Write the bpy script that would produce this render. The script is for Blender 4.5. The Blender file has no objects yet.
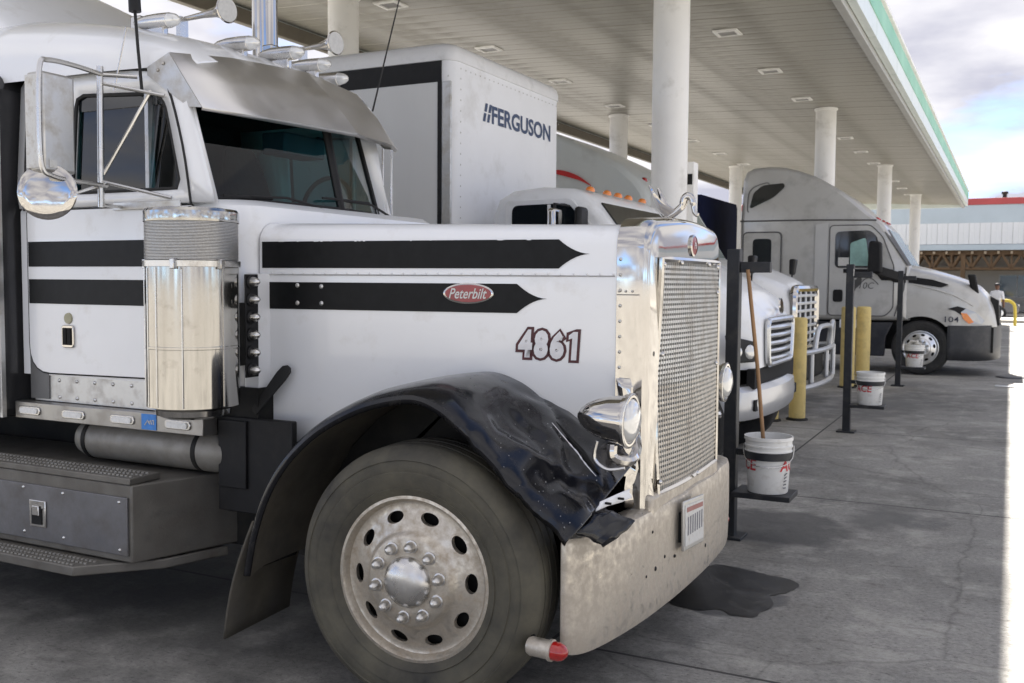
import bpy, bmesh, math, random
from mathutils import Vector, Matrix, noise
R = math.radians
random.seed(7)
scene = bpy.context.scene
COL = scene.collection

# ------------------------------------------------------------------ camera
def make_camera():
    cam = bpy.data.cameras.new('camera'); ob = bpy.data.objects.new('camera', cam); COL.objects.link(ob)
    p, q, r = R(26.9), R(3.50), R(0.4)
    f0 = Vector((-math.sin(p), math.cos(p), 0)); r0 = Vector((math.cos(p), math.sin(p), 0)); u0 = Vector((0, 0, 1))
    fw = f0*math.cos(q)-u0*math.sin(q); u1 = u0*math.cos(q)+f0*math.sin(q)
    rt = r0*math.cos(r)+u1*math.sin(r); up = u1*math.cos(r)-r0*math.sin(r)
    m = Matrix((rt, up, -fw)).transposed().to_4x4(); m.translation = Vector((0, 0, 1.71))
    ob.matrix_world = m
    cam.sensor_width = 36; cam.lens = 36*980/1024.0; cam.clip_start = .05; cam.clip_end = 3000
    cam.dof.use_dof = True; cam.dof.focus_distance = 4.3; cam.dof.aperture_fstop = 6.3
    scene.camera = ob
make_camera()

# ------------------------------------------------------------------ sky, sun, exposure
SUN = Vector((-.314, .90, 1)).normalized()          # direction towards the sun
def make_world():
    w = bpy.data.worlds.new('World'); scene.world = w; w.use_nodes = True
    nt = w.node_tree; nt.nodes.clear(); N = nt.nodes.new; L = nt.links.new
    out = N('ShaderNodeOutputWorld'); bg = N('ShaderNodeBackground'); bg.inputs[1].default_value = .075
    sky = N('ShaderNodeTexSky'); sky.sky_type = 'NISHITA'; sky.sun_disc = False
    sky.sun_elevation = math.asin(SUN.z); sky.sun_rotation = math.atan2(SUN.x, SUN.y) % (2*math.pi)
    sky.air_density = .30; sky.dust_density = 0; sky.ozone_density = 1.5
    tc = N('ShaderNodeTexCoord'); sep = N('ShaderNodeSeparateXYZ'); L(tc.outputs['Generated'], sep.inputs[0])
    ad = N('ShaderNodeMath'); ad.operation = 'ADD'; ad.inputs[1].default_value = .16; L(sep.outputs[2], ad.inputs[0])
    mx = N('ShaderNodeMath'); mx.operation = 'MAXIMUM'; mx.inputs[1].default_value = .05; L(ad.outputs[0], mx.inputs[0])
    cx = N('ShaderNodeMath'); cx.operation = 'DIVIDE'; L(sep.outputs[0], cx.inputs[0]); L(mx.outputs[0], cx.inputs[1])
    cy = N('ShaderNodeMath'); cy.operation = 'DIVIDE'; L(sep.outputs[1], cy.inputs[0]); L(mx.outputs[0], cy.inputs[1])
    cb = N('ShaderNodeCombineXYZ'); L(cx.outputs[0], cb.inputs[0]); L(cy.outputs[0], cb.inputs[1]); cb.inputs[2].default_value = 21.4
    n1 = N('ShaderNodeTexNoise'); n1.inputs['Scale'].default_value = .85; n1.inputs['Detail'].default_value = 8; n1.inputs['Roughness'].default_value = .52
    L(cb.outputs[0], n1.inputs['Vector'])
    rp = N('ShaderNodeValToRGB'); rp.color_ramp.elements[0].position = .35; rp.color_ramp.elements[1].position = .48; L(n1.outputs[0], rp.inputs[0])
    n2 = N('ShaderNodeTexNoise'); n2.inputs['Scale'].default_value = 1.5; n2.inputs['Detail'].default_value = 7; L(cb.outputs[0], n2.inputs['Vector'])
    rc = N('ShaderNodeValToRGB'); rc.color_ramp.elements[0].position = .40; rc.color_ramp.elements[1].position = .60
    rc.color_ramp.elements[0].color = (1.36, 1.37, 1.62, 1); rc.color_ramp.elements[1].color = (2.55, 2.5, 2.55, 1); L(n2.outputs[0], rc.inputs[0])
    mix = N('ShaderNodeMix'); mix.data_type = 'RGBA'
    L(rp.outputs[0], mix.inputs[0]); L(sky.outputs[0], mix.inputs[6]); L(rc.outputs[0], mix.inputs[7])
    L(mix.outputs[2], bg.inputs[0]); L(bg.outputs[0], out.inputs[0])
make_world()
def make_sun():
    l = bpy.data.lights.new('sun', 'SUN'); l.energy = 3.2; l.angle = R(.5); l.color = (1, .95, .89)
    o = bpy.data.objects.new('sun', l); COL.objects.link(o); o.location = (0, 0, 30)
    o.rotation_euler = SUN.to_track_quat('Z', 'Y').to_euler()
make_sun()
vs = scene.view_settings
vs.view_transform = 'Standard'; vs.look = 'None'; vs.gamma = 1; vs.exposure = 2.62; vs.use_curve_mapping = False
scene.render.engine = 'CYCLES'; scene.cycles.max_bounces = 8; scene.cycles.diffuse_bounces = 5; scene.cycles.glossy_bounces = 5
scene.cycles.transparent_max_bounces = 12

# ------------------------------------------------------------------ materials
MATS = {}
def mat(name, col, rough=.5, metal=0., var=.12, scale=6., bump=0., bscale=40., dirt=None, coat=0., rvar=.0, spec=.5, stretch=(1, 1, 1)):
    """principled surface: noise in the colour, optional bump, optional dirt (colour, amount, scale[, metal drop])"""
    if name in MATS: return MATS[name]
    m = bpy.data.materials.new(name); m.use_nodes = True; nt = m.node_tree; b = nt.nodes['Principled BSDF']; N = nt.nodes.new; L = nt.links.new
    tc = N('ShaderNodeTexCoord'); mp = N('ShaderNodeMapping'); mp.inputs['Scale'].default_value = stretch; L(tc.outputs['Object'], mp.inputs[0])
    n = N('ShaderNodeTexNoise'); n.inputs['Scale'].default_value = scale; n.inputs['Detail'].default_value = 7; n.inputs['Roughness'].default_value = .6; L(mp.outputs[0], n.inputs['Vector'])
    rp = N('ShaderNodeValToRGB'); rp.color_ramp.elements[0].position = .3; rp.color_ramp.elements[1].position = .7
    c0 = [max(0, c*(1-var)) for c in col]; c1 = [min(1, c*(1+var)) for c in col]
    rp.color_ramp.elements[0].color = (*c0, 1); rp.color_ramp.elements[1].color = (*c1, 1); L(n.outputs[0], rp.inputs[0])
    csock = rp.outputs[0]
    b.inputs['Roughness'].default_value = rough; b.inputs['Metallic'].default_value = metal
    b.inputs['Coat Weight'].default_value = coat; b.inputs['Coat Roughness'].default_value = .06; b.inputs['Specular IOR Level'].default_value = spec
    if rvar:
        mr = N('ShaderNodeMapRange'); mr.inputs[1].default_value = .3; mr.inputs[2].default_value = .7
        mr.inputs[3].default_value = max(.02, rough-rvar); mr.inputs[4].default_value = min(1, rough+rvar); L(n.outputs[0], mr.inputs[0]); L(mr.outputs[0], b.inputs['Roughness'])
    if dirt:
        dc, da, ds = dirt[:3]
        n2 = N('ShaderNodeTexNoise'); n2.inputs['Scale'].default_value = ds; n2.inputs['Detail'].default_value = 8; n2.inputs['Roughness'].default_value = .65; L(tc.outputs['Object'], n2.inputs['Vector'])
        r2 = N('ShaderNodeValToRGB'); lo = .72-.62*da; r2.color_ramp.elements[0].position = max(0, lo-.04); r2.color_ramp.elements[1].position = min(1, lo+.3)
        L(n2.outputs[0], r2.inputs[0])
        mx = N('ShaderNodeMix'); mx.data_type = 'RGBA'; L(r2.outputs[0], mx.inputs[0]); L(csock, mx.inputs[6]); mx.inputs[7].default_value = (*dc, 1); csock = mx.outputs[2]
        if metal > 0:
            mm = N('ShaderNodeMapRange'); mm.inputs[3].default_value = metal; mm.inputs[4].default_value = metal*.35; L(r2.outputs[0], mm.inputs[0]); L(mm.outputs[0], b.inputs['Metallic'])
        if not rvar:
            mm = N('ShaderNodeMapRange'); mm.inputs[3].default_value = rough; mm.inputs[4].default_value = max(rough, .6); L(r2.outputs[0], mm.inputs[0]); L(mm.outputs[0], b.inputs['Roughness'])
    if bump:
        n3 = N('ShaderNodeTexNoise'); n3.inputs['Scale'].default_value = bscale; n3.inputs['Detail'].default_value = 5; L(mp.outputs[0], n3.inputs['Vector'])
        bp = N('ShaderNodeBump'); bp.inputs['Strength'].default_value = bump; bp.inputs['Distance'].default_value = .02; L(n3.outputs[0], bp.inputs['Height']); L(bp.outputs[0], b.inputs['Normal'])
    L(csock, b.inputs['Base Color'])
    MATS[name] = m; return m

def glass(name, tint, refl=1.0, rough=.02):
    m = bpy.data.materials.new(name); m.use_nodes = True; nt = m.node_tree; nt.nodes.clear(); N = nt.nodes.new; L = nt.links.new
    o = N('ShaderNodeOutputMaterial'); t = N('ShaderNodeBsdfTransparent'); t.inputs[0].default_value = (*tint, 1)
    g = N('ShaderNodeBsdfGlossy'); g.inputs['Roughness'].default_value = rough
    lw = N('ShaderNodeLayerWeight'); lw.inputs[0].default_value = .5
    pw = N('ShaderNodeMath'); pw.operation = 'POWER'; pw.inputs[1].default_value = 4; L(lw.outputs['Facing'], pw.inputs[0])
    mu = N('ShaderNodeMath'); mu.operation = 'MULTIPLY_ADD'; mu.inputs[1].default_value = .9; mu.inputs[2].default_value = .085*refl; mu.use_clamp = True; L(pw.outputs[0], mu.inputs[0])
    mx = N('ShaderNodeMixShader'); L(mu.outputs[0], mx.inputs[0]); L(t.outputs[0], mx.inputs[1]); L(g.outputs[0], mx.inputs[2]); L(mx.outputs[0], o.inputs[0])
    return m

DUST = (.33, .29, .23)
white = mat('white_paint', (.80, .81, .82), .28, 0, .02, 2.5, dirt=((.60, .58, .54), .18, 4.5), coat=.8, bump=.012, bscale=2.5)
white2 = mat('white_truck_paint', (.80, .81, .82), .38, 0, .03, 2, dirt=((.5, .5, .48), .25, 2.5), coat=.4)
boxwhite = mat('box_panel_white', (.80, .81, .83), .5, 0, .03, 1.5, dirt=((.55, .54, .52), .25, 2.0))
black = mat('stripe_black', (.005, .0055, .006), .42, 0, .4, 20, dirt=((.012, .012, .012), .2, 12), spec=.22)
blackpl = mat('black_plastic', (.006, .006, .007), .55, 0, .3, 14, dirt=((.02, .019, .018), .25, 9), spec=.35)
rubber = mat('rubber', (.010, .010, .010), .7, 0, .3, 12)
chrome = mat('chrome', (.54, .52, .49), .06, 1, .05, 3, rvar=.03, dirt=(DUST, .08, 7))
steel = mat('brushed_stainless', (.62, .61, .59), .26, 1, .06, 5, rvar=.08, dirt=(DUST, .2, 6), bump=.02, bscale=30)
visorm = mat('visor_stainless', (.70, .68, .65), .42, 1, .05, 4, rvar=.06, bump=.05, bscale=4)
cleaner = mat('air_cleaner_stainless', (.44, .425, .395), .10, 1, .2, 5, rvar=.07, dirt=(DUST, .14, 9), stretch=(2.5, 2.5, .12))
bumperm = mat('road_dirty_chrome', (.64, .60, .53), .22, 1, .06, 8, dirt=((.45, .40, .33), .70, 24), bump=.04, bscale=60)
alum = mat('aluminium', (.60, .60, .59), .4, 1, .08, 8, dirt=(DUST, .35, 8))
wheelal = mat('dirty_aluminium_wheel', (.60, .56, .49), .34, 1, .08, 18, dirt=((.36, .30, .225), .5, 26), bump=.06, bscale=80)
cleanal = mat('clean_aluminium_wheel', (.72, .72, .72), .28, 1, .05, 10)
treadm = mat('dirty_tread_aluminium', (.20, .19, .17), .55, .6, .2, 20, dirt=((.10, .09, .075), .5, 10), bump=.08, bscale=120)
boxdoor = mat('tool_box_metal', (.20, .20, .21), .42, .7, .15, 6, dirt=((.11, .10, .09), .4, 7))
tankm = mat('painted_tank', (.26, .25, .225), .45, .3, .1, 5, dirt=((.15, .135, .115), .4, 6))
tyrem = mat('tyre_rubber', (.026, .025, .023), .75, 0, .2, 5, dirt=((.11, .10, .07), .58, 2.6), bump=.1, bscale=60)
tyredk = mat('tyre_rubber_dark', (.022, .022, .022), .8, 0, .3, 9, dirt=((.06, .055, .05), .3, 5))
fenderm = mat('dark_blue_black_paint', (.003, .0034, .0055), .20, 0, .3, 8, dirt=((.03, .028, .027), .22, 14), coat=.12, spec=.4, bump=.03, bscale=30)
linerm = mat('mud_liner', (.085, .075, .056), .8, 0, .25, 7, dirt=((.05, .045, .04), .4, 4), bump=.1, bscale=20)
chassis = mat('chassis_black', (.007, .007, .007), .65, 0, .3, 6, dirt=((.028, .026, .021), .4, 4), spec=.3)
sleeperm = mat('sleeper_dark_reflection', (.05, .05, .053), .22, .3, .2, 3, bump=.06, bscale=2.2)  # dark reflection on a polished side, put into the base colour
interior = mat('cab_interior', (.010, .013, .015), .7, 0, .3, 8)
cloth = mat('seat_cloth', (.018, .023, .028), .85, 0, .2, 20)
lensclear = mat('clear_lens', (.72, .72, .70), .12, .35, .06, 30, coat=.8)
amber = mat('amber_lens', (.75, .22, .03), .2, 0, .1, 30, coat=.8)
redlens = mat('red_lens', (.38, .012, .01), .18, 0, .15, 40, coat=.9)
redpaint = mat('red_decal', (.50, .02, .02), .4, 0, .1, 8)
darkred = mat('emblem_red', (.26, .025, .03), .3, 0, .15, 20, coat=.5)
darkbox = mat('dark_hollow', (.008, .008, .008), .9, 0, .2, 8)
plate_w = mat('plate_white', (.62, .62, .60), .5, 0, .08, 30, dirt=(DUST, .3, 30))
bluest = mat('blue_sticker', (.05, .22, .60), .5, 0, .15, 30)
ink = mat('dark_ink', (.02, .025, .05), .5, 0, .2, 10)
navy = mat('navy_letter', (.035, .06, .13), .5, 0, .1, 10)
silver = mat('silver_letter', (.62, .62, .64), .35, .2, .12, 14)
maroon = mat('maroon_outline', (.06, .008, .012), .4, 0, .2, 14)
grayp = mat('grey_truck_paint', (.50, .495, .475), .33, .15, .05, 2.0, dirt=((.30, .29, .27), .3, 2.5), coat=.5)
grayd = mat('grey_seam', (.10, .10, .10), .5)
winglass = glass('windshield_glass', (.24, .50, .53), .4)
sideglass = glass('side_window_glass', (.14, .21, .22), .9)
darkglass = mat('dark_window', (.006, .009, .012), .04, 0, .2, 5, coat=.6)
colm = mat('column_white', (.84, .83, .80), .45, 0, .05, 1.2, dirt=((.45, .43, .38), .22, 3))
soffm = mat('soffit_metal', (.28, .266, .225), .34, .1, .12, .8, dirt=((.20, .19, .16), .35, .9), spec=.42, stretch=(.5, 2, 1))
fasc = mat('fascia_white', (.68, .74, .72), .35, 0, .05, .8, dirt=((.5, .58, .54), .25, 1.2))
fascg = mat('fascia_green', (.18, .50, .30), .4, 0, .12, .9, dirt=((.45, .66, .55), .35, .8))
trimm = mat('fascia_trim', (.42, .42, .40), .45, .3, .1, 2)
bolly = mat('bollard_yellow', (.64, .50, .19), .6, 0, .08, 8, dirt=((.34, .26, .12), .3, 5), bump=.05, bscale=20)
postm = mat('post_dark', (.012, .014, .018), .5, 0, .3, 8, dirt=((.05, .047, .044), .3, 9))
bucketm = mat('bucket_plastic', (.74, .74, .72), .4, 0, .04, 14, dirt=((.42, .40, .36), .25, 14))
woodm = mat('wood_handle', (.30, .17, .08), .6, 0, .25, 10, stretch=(1, 1, .2))
redink = mat('red_ink', (.55, .03, .04), .5)
tarp = mat('blue_tarp', (.005, .009, .04), .8, 0, .3, 2.5, bump=.3, bscale=3, spec=.15)

# ------------------------------------------------------------------ mesh builder
def wloc(o):
    v = Vector((0, 0, 0))
    while o: v = v + o.location; o = o.parent
    return v
SMALL = {'rivet_row', 'screw', 'tread_grip', 'step_grip', 'bolt', 'paint_chips', 'grille_divider', 'bolt_row', 'rust_spots', 'scratch', 'small_print', 'plate_characters', 'intake_screen', 'sticker_mark', 'chip_specks'}   # too small to pick apart
class MB:
    def __init__(s): s.v = []; s.f = []
    def add(s, vs, fs):
        o = len(s.v); s.v += [Vector(v) for v in vs]; s.f += [tuple(i+o for i in f) for f in fs]; return s
    def box(s, x0, x1, y0, y1, z0, z1):
        return s.add([(x0, y0, z0), (x1, y0, z0), (x1, y1, z0), (x0, y1, z0), (x0, y0, z1), (x1, y0, z1), (x1, y1, z1), (x0, y1, z1)],
                     [(0, 3, 2, 1), (4, 5, 6, 7), (0, 1, 5, 4), (1, 2, 6, 5), (2, 3, 7, 6), (3, 0, 4, 7)])
    def loft(s, rings, closed=True, cap0=True, cap1=True):
        n = len(rings[0]); o = len(s.v)
        for r in rings: s.v += [Vector(p) for p in r]
        for i in range(len(rings)-1):
            for j in range(n if closed else n-1):
                k = (j+1) % n
                s.f.append((o+i*n+j, o+i*n+k, o+(i+1)*n+k, o+(i+1)*n+j))
        if cap0: s.f.append(tuple(o+j for j in range(n))[::-1])
        if cap1: s.f.append(tuple(o+(len(rings)-1)*n+j for j in range(n)))
        return s
    def prism(s, pts, axis, a, b):
        """2-D polygon pushed along an axis: pts are (x,z) for 'y', (y,z) for 'x', (x,y) for 'z'"""
        def P(p, t): return {'y': (p[0], t, p[1]), 'x': (t, p[0], p[1]), 'z': (p[0], p[1], t)}[axis]
        return s.loft([[P(p, a) for p in pts], [P(p, b) for p in pts]])
    def tube(s, path, r, n=8, cap=True, closed=False):
        path = [Vector(p) for p in path]; rings = []; m = len(path)
        rs = r if isinstance(r, (list, tuple)) else [r]*m
        prev = None
        for i, p in enumerate(path):
            if closed: t = path[(i+1) % m]-path[i-1]
            else: t = path[min(i+1, m-1)]-path[max(i-1, 0)]
            t.normalize()
            if prev is None:
                a = Vector((0, 0, 1)) if abs(t.z) < .9 else Vector((1, 0, 0))
                u = t.cross(a).normalized()
            else: u = (prev-t*prev.dot(t)).normalized()
            prev = u; w = t.cross(u)
            rings.append([p+(u*math.cos(2*math.pi*k/n)+w*math.sin(2*math.pi*k/n))*rs[i] for k in range(n)])
        if closed: rings.append(rings[0])
        return s.loft(rings, True, cap and not closed, cap and not closed)
    def lathe(s, prof, c, axis, n=32, closed=False, ph=0, arc=1.):
        """profile of (radius, height along axis) turned round the axis through c"""
        c = Vector(c); a = Vector(axis).normalized(); h = Vector((0, 0, 1)) if abs(a.z) < .9 else Vector((1, 0, 0))
        u = a.cross(h).normalized(); w = a.cross(u); o = len(s.v); m = len(prof)
        for k in range(n):
            t = ph+2*math.pi*k/n; d = u*math.cos(t)+w*math.sin(t)
            for (r, z) in prof: s.v.append(c+a*z+d*max(r, .0004))
        for k in range(n):
            q = (k+1) % n
            for j in range(m if closed else m-1):
                l = (j+1) % m
                s.f.append((o+k*m+j, o+q*m+j, o+q*m+l, o+k*m+l))
        return s
    def dome(s, c, axis, r, h, n=10, k=4):
        return s.lathe([(r*math.cos(i*math.pi/2/k), h*math.sin(i*math.pi/2/k)) for i in range(k+1)], c, axis, n)
    def band(s, outer, inner):
        n = len(outer); o = len(s.v); s.v += [Vector(p) for p in outer]+[Vector(p) for p in inner]
        for j in range(n):
            k = (j+1) % n; s.f.append((o+j, o+k, o+n+k, o+n+j))
        return s
    def poly(s, pts): return s.add(pts, [tuple(range(len(pts)))])
    def build(s, name, material, parent=None, loc=None, smooth=38, bevel=0, solid=0, seg=2, origin=None, recalc=True):
        """verts are in world metres (moved to the parent's frame); with loc= they are local to loc (a world point)"""
        base = wloc(parent) if parent else Vector((0, 0, 0))
        if loc is not None: off = Vector((0, 0, 0)); ol = Vector(loc)-base
        elif origin is not None: off = Vector(origin); ol = off-base
        else: off = base; ol = Vector((0, 0, 0))
        bm = bmesh.new(); vv = [bm.verts.new(p-off) for p in s.v]
        for f in s.f:
            try: bm.faces.new([vv[i] for i in f])
            except ValueError: pass
        bmesh.ops.remove_doubles(bm, verts=bm.verts, dist=1e-5)
        if recalc: bmesh.ops.recalc_face_normals(bm, faces=bm.faces)
        me = bpy.data.meshes.new(name); bm.to_mesh(me); bm.free()
        me.materials.append(material)
        if smooth:
            me.polygons.foreach_set('use_smooth', [True]*len(me.polygons)); me.set_sharp_from_angle(angle=R(smooth))
        ob = bpy.data.objects.new(name, me); COL.objects.link(ob); ob.location = ol
        if name in SMALL: ob['kind'] = 'stuff'
        if parent: ob.parent = parent
        if solid:
            m = ob.modifiers.new('solid', 'SOLIDIFY'); m.thickness = solid; m.offset = 0
        if bevel:
            m = ob.modifiers.new('bevel', 'BEVEL'); m.width = bevel; m.segments = seg; m.limit_method = 'ANGLE'; m.angle_limit = R(40)
        return ob
def thing(name, label, cat, loc, group=None):
    o = bpy.data.objects.new(name, None); COL.objects.link(o); o.location = loc; o.empty_display_size = .3
    o['label'] = label; o['category'] = cat
    if group: o['group'] = group
    return o
def tag(o, label, cat, group=None):
    o['label'] = label; o['category'] = cat
    if group: o['group'] = group
    return o
def struct(o): o['kind'] = 'structure'; return o
def copy_tree(o, parent=None):
    c = o.copy(); COL.objects.link(c); c.parent = parent
    for ch in list(o.children): copy_tree(ch, c)
    return c
def loop_resample(pts, n):
    """closed 2-D loop, resampled to n points by angle about its centre (starting at angle 0)"""
    cx = sum(p[0] for p in pts)/len(pts); cy = sum(p[1] for p in pts)/len(pts)
    return cx, cy
def ray_loop(pts, c, n):
    """n points where rays from c cross the closed loop: pairs two loops with the same centre"""
    out = []
    for k in range(n):
        t = 2*math.pi*k/n; d = (math.cos(t), math.sin(t)); best = None
        for i in range(len(pts)):
            a = pts[i]; b = pts[(i+1) % len(pts)]
            ex, ey = b[0]-a[0], b[1]-a[1]; den = d[0]*ey-d[1]*ex
            if abs(den) < 1e-12: continue
            q = ((a[0]-c[0])*ey-(a[1]-c[1])*ex)/den; u = ((a[0]-c[0])*d[1]-(a[1]-c[1])*d[0])/den
            if q > 0 and -1e-9 <= u <= 1+1e-9 and (best is None or q > best): best = q
        best = best or .01
        out.append((c[0]+d[0]*best, c[1]+d[1]*best))
    return out
def rounded(pts, r, n=5):
    """polygon with rounded corners; r one number or one per corner"""
    out = []; m = len(pts)
    for i in range(m):
        p = Vector(pts[i]); a = Vector(pts[i-1]); b = Vector(pts[(i+1) % m]); rr = r[i] if isinstance(r, (list, tuple)) else r
        d1 = (a-p); d2 = (b-p); l = min(rr, d1.length*.49, d2.length*.49)
        if l < 1e-4: out.append(tuple(p)); continue
        s = p+d1.normalized()*l; e = p+d2.normalized()*l
        for k in range(n+1):
            t = k/n; out.append(tuple(s*(1-t)**2+p*2*t*(1-t)+e*t*t))
    return out
def smooth_path(pts, n=6):
    pts = [Vector(p) for p in pts]; out = []
    for i in range(len(pts)-1):
        p0 = pts[max(i-1, 0)]; p1 = pts[i]; p2 = pts[i+1]; p3 = pts[min(i+2, len(pts)-1)]
        for k in range(n):
            t = k/n
            out.append(.5*((2*p1)+(p2-p0)*t+(2*p0-5*p1+4*p2-p3)*t*t+(3*p1-p0-3*p2+p3)*t**3))
    out.append(pts[-1]); return out
def text_obj(name, s, material, parent, origin, u, v, size, offset=0., shear=0., depth=.002, width=None, push=0.):
    """flat lettering: origin = centre of the word, u = reading direction, v = up"""
    cu = bpy.data.curves.new('t', 'FONT'); cu.body = s; cu.size = 1; cu.offset = offset; cu.shear = shear; cu.resolution_u = 3
    cu.align_x = 'CENTER'; cu.align_y = 'CENTER'
    to = bpy.data.objects.new('t', cu); COL.objects.link(to)
    dg = bpy.context.evaluated_depsgraph_get(); me = bpy.data.meshes.new_from_object(to.evaluated_get(dg))
    bpy.data.objects.remove(to); bpy.data.curves.remove(cu)
    xs = [p.co.x for p in me.vertices]; ys = [p.co.y for p in me.vertices]
    cx = (min(xs)+max(xs))/2; cy = (min(ys)+max(ys))/2; ky = size/(max(ys)-min(ys)); kx = width/(max(xs)-min(xs)) if width else ky
    u = Vector(u).normalized(); v = Vector(v).normalized(); nn = u.cross(v); base = wloc(parent)
    for p in me.vertices: p.co = Vector(origin)+u*((p.co.x-cx)*kx)+v*((p.co.y-cy)*ky)+nn*push-base
    me.materials.clear(); me.materials.append(material); me.name = name
    ob = bpy.data.objects.new(name, me); COL.objects.link(ob); ob.parent = parent
    return ob

# ------------------------------------------------------------------ ground
def ground_material():
    m = bpy.data.materials.new('forecourt_concrete'); m.use_nodes = True; nt = m.node_tree; b = nt.nodes['Principled BSDF']; N = nt.nodes.new; L = nt.links.new
    tc = N('ShaderNodeTexCoord')
    def nz(sc, det=8, ro=.6, vec=None, st=None):
        n = N('ShaderNodeTexNoise'); n.inputs['Scale'].default_value = sc; n.inputs['Detail'].default_value = det; n.inputs['Roughness'].default_value = ro
        src = tc.outputs['Object']
        if st:
            mp = N('ShaderNodeMapping'); mp.inputs['Scale'].default_value = st; L(src, mp.inputs[0]); src = mp.outputs[0]
        L(src, n.inputs['Vector']); return n.outputs[0]
    def ramp(s, a, c, ca=(0, 0, 0, 1), cc=(1, 1, 1, 1)):
        r = N('ShaderNodeValToRGB'); r.color_ramp.elements[0].position = a; r.color_ramp.elements[1].position = c; r.color_ramp.elements[0].color = ca; r.color_ramp.elements[1].color = cc; L(s, r.inputs[0]); return r.outputs[0]
    def mixc(f, a, c, bl='MIX', fac=None):
        x = N('ShaderNodeMix'); x.data_type = 'RGBA'; x.blend_type = bl
        if f is not None: L(f, x.inputs[0])
        else: x.inputs[0].default_value = fac
        for k, q in ((6, a), (7, c)):
            if isinstance(q, tuple): x.inputs[k].default_value = q
            else: L(q, x.inputs[k])
        return x.outputs[2]
    col = ramp(nz(.35, 9, .62), .3, .72, (.185, .178, .163, 1), (.55, .53, .485, 1))
    col = mixc(ramp(nz(1.3, 9, .7, st=(1, .35, 1)), .56, .78), col, (.13, .126, .117, 1))          # tyre-dragged grime
    col = mixc(ramp(nz(5, 8, .75, st=(.4, 1.8, 1)), .55, .80), col, (.10, .083, .078, 1))         # short dark scuffs
    col = mixc(ramp(nz(38, 6, .7), .35, .75), mixc(None, col, (.62, .62, .62, 1), 'MULTIPLY', 1.), col)
    # grit and hair cracks
    col = mixc(ramp(nz(46, 4, .75, st=(.6, 1.3, 1)), .57, .64, cc=(.75, .75, .75, 1)), col, (.075, .072, .065, 1))
    col = mixc(ramp(nz(2.6, 9, .75), .50, .72, cc=(.6, .6, .6, 1)), col, (.58, .56, .50, 1))
    col = mixc(ramp(nz(140, 3, .8), .56, .74), col, mixc(None, col, (.55, .55, .55, 1), 'MULTIPLY', 1.))
    vo = N('ShaderNodeTexVoronoi'); vo.feature = 'DISTANCE_TO_EDGE'; vo.inputs['Scale'].default_value = .42
    wv = N('ShaderNodeMix'); wv.data_type = 'VECTOR'; wv.inputs[0].default_value = .16
    nv = N('ShaderNodeTexNoise'); nv.inputs['Scale'].default_value = 2.4; nv.inputs['Detail'].default_value = 6; L(tc.outputs['Object'], nv.inputs['Vector'])
    L(tc.outputs['Object'], wv.inputs[4]); L(nv.outputs['Color'], wv.inputs[5]); L(wv.outputs[1], vo.inputs['Vector'])
    col = mixc(ramp(vo.outputs['Distance'], .0, .005, (.35, .35, .35, 1), (0, 0, 0, 1)), col, (.06, .057, .05, 1))
    # saw-cut joints
    br = N('ShaderNodeTexBrick'); br.offset = 0; br.inputs['Scale'].default_value = 1; br.inputs['Mortar Size'].default_value = .012; br.inputs['Mortar Smooth'].default_value = .3
    br.inputs['Brick Width'].default_value = 4.6; br.inputs['Row Height'].default_value = 3.83
    mp = N('ShaderNodeMapping'); mp.inputs['Location'].default_value = (1.9, -.35, 0); L(tc.outputs['Object'], mp.inputs[0]); L(mp.outputs[0], br.inputs['Vector'])
    jf = ramp(br.outputs['Fac'], .2, .8)
    col = mixc(jf, col, (.05, .048, .045, 1))
    # oil drips where engines stand
    oil = ramp(nz(.9, 7, .6), .62, .74)
    col = mixc(oil, col, (.045, .043, .042, 1))
    def stain(cx, cy, rx, ry, colr, soft, amp, seed):  # soft-edged dark patch; also carries the shade painted under the white truck
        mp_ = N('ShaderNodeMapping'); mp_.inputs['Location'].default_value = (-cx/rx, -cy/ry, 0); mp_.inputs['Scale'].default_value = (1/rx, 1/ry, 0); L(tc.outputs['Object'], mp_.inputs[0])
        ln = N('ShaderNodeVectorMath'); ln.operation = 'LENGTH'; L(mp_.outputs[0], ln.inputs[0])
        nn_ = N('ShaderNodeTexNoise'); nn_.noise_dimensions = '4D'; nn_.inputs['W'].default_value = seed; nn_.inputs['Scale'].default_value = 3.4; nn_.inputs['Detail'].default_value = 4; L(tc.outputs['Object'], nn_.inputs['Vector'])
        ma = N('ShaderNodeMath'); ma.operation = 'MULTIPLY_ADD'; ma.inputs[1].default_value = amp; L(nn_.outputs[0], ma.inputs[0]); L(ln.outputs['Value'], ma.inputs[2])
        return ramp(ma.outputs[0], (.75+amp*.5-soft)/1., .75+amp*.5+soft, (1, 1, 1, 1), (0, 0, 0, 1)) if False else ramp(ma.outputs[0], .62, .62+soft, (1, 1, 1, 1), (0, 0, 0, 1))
    wet = stain(-1.36, 5.36, 1.05, 1.40, 0, .03, .66, 2.6)
    damp = stain(-1.45, 6.9, 1.4, 1.5, 0, .16, .7, 4.0)
    under_truck_grime_shade = stain(-4.2, 4.2, 5.2, 3.4, 0, .35, .8, 7.0); d4 = stain(-.75, 7.6, .8, 1.1, 0, .25, .9, 9.0); d5 = stain(-1.6, 14.6, 2.4, 5.0, 0, .3, .9, 12.0)  # first: grime under the white truck, widened and darkened to paint its shade
    for s_, c_ in ((d5, (.12, .117, .11, 1)), (d4, (.12, .117, .11, 1)), (under_truck_grime_shade, (.04, .039, .036, 1)), (damp, (.075, .073, .07, 1)), (wet, (.10, .098, .093, 1))):
        f_ = N('ShaderNodeMath'); f_.operation = 'MULTIPLY'; f_.inputs[1].default_value = .92 if s_ is wet else .75; L(s_, f_.inputs[0]); col = mixc(f_.outputs[0], col, c_)
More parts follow.
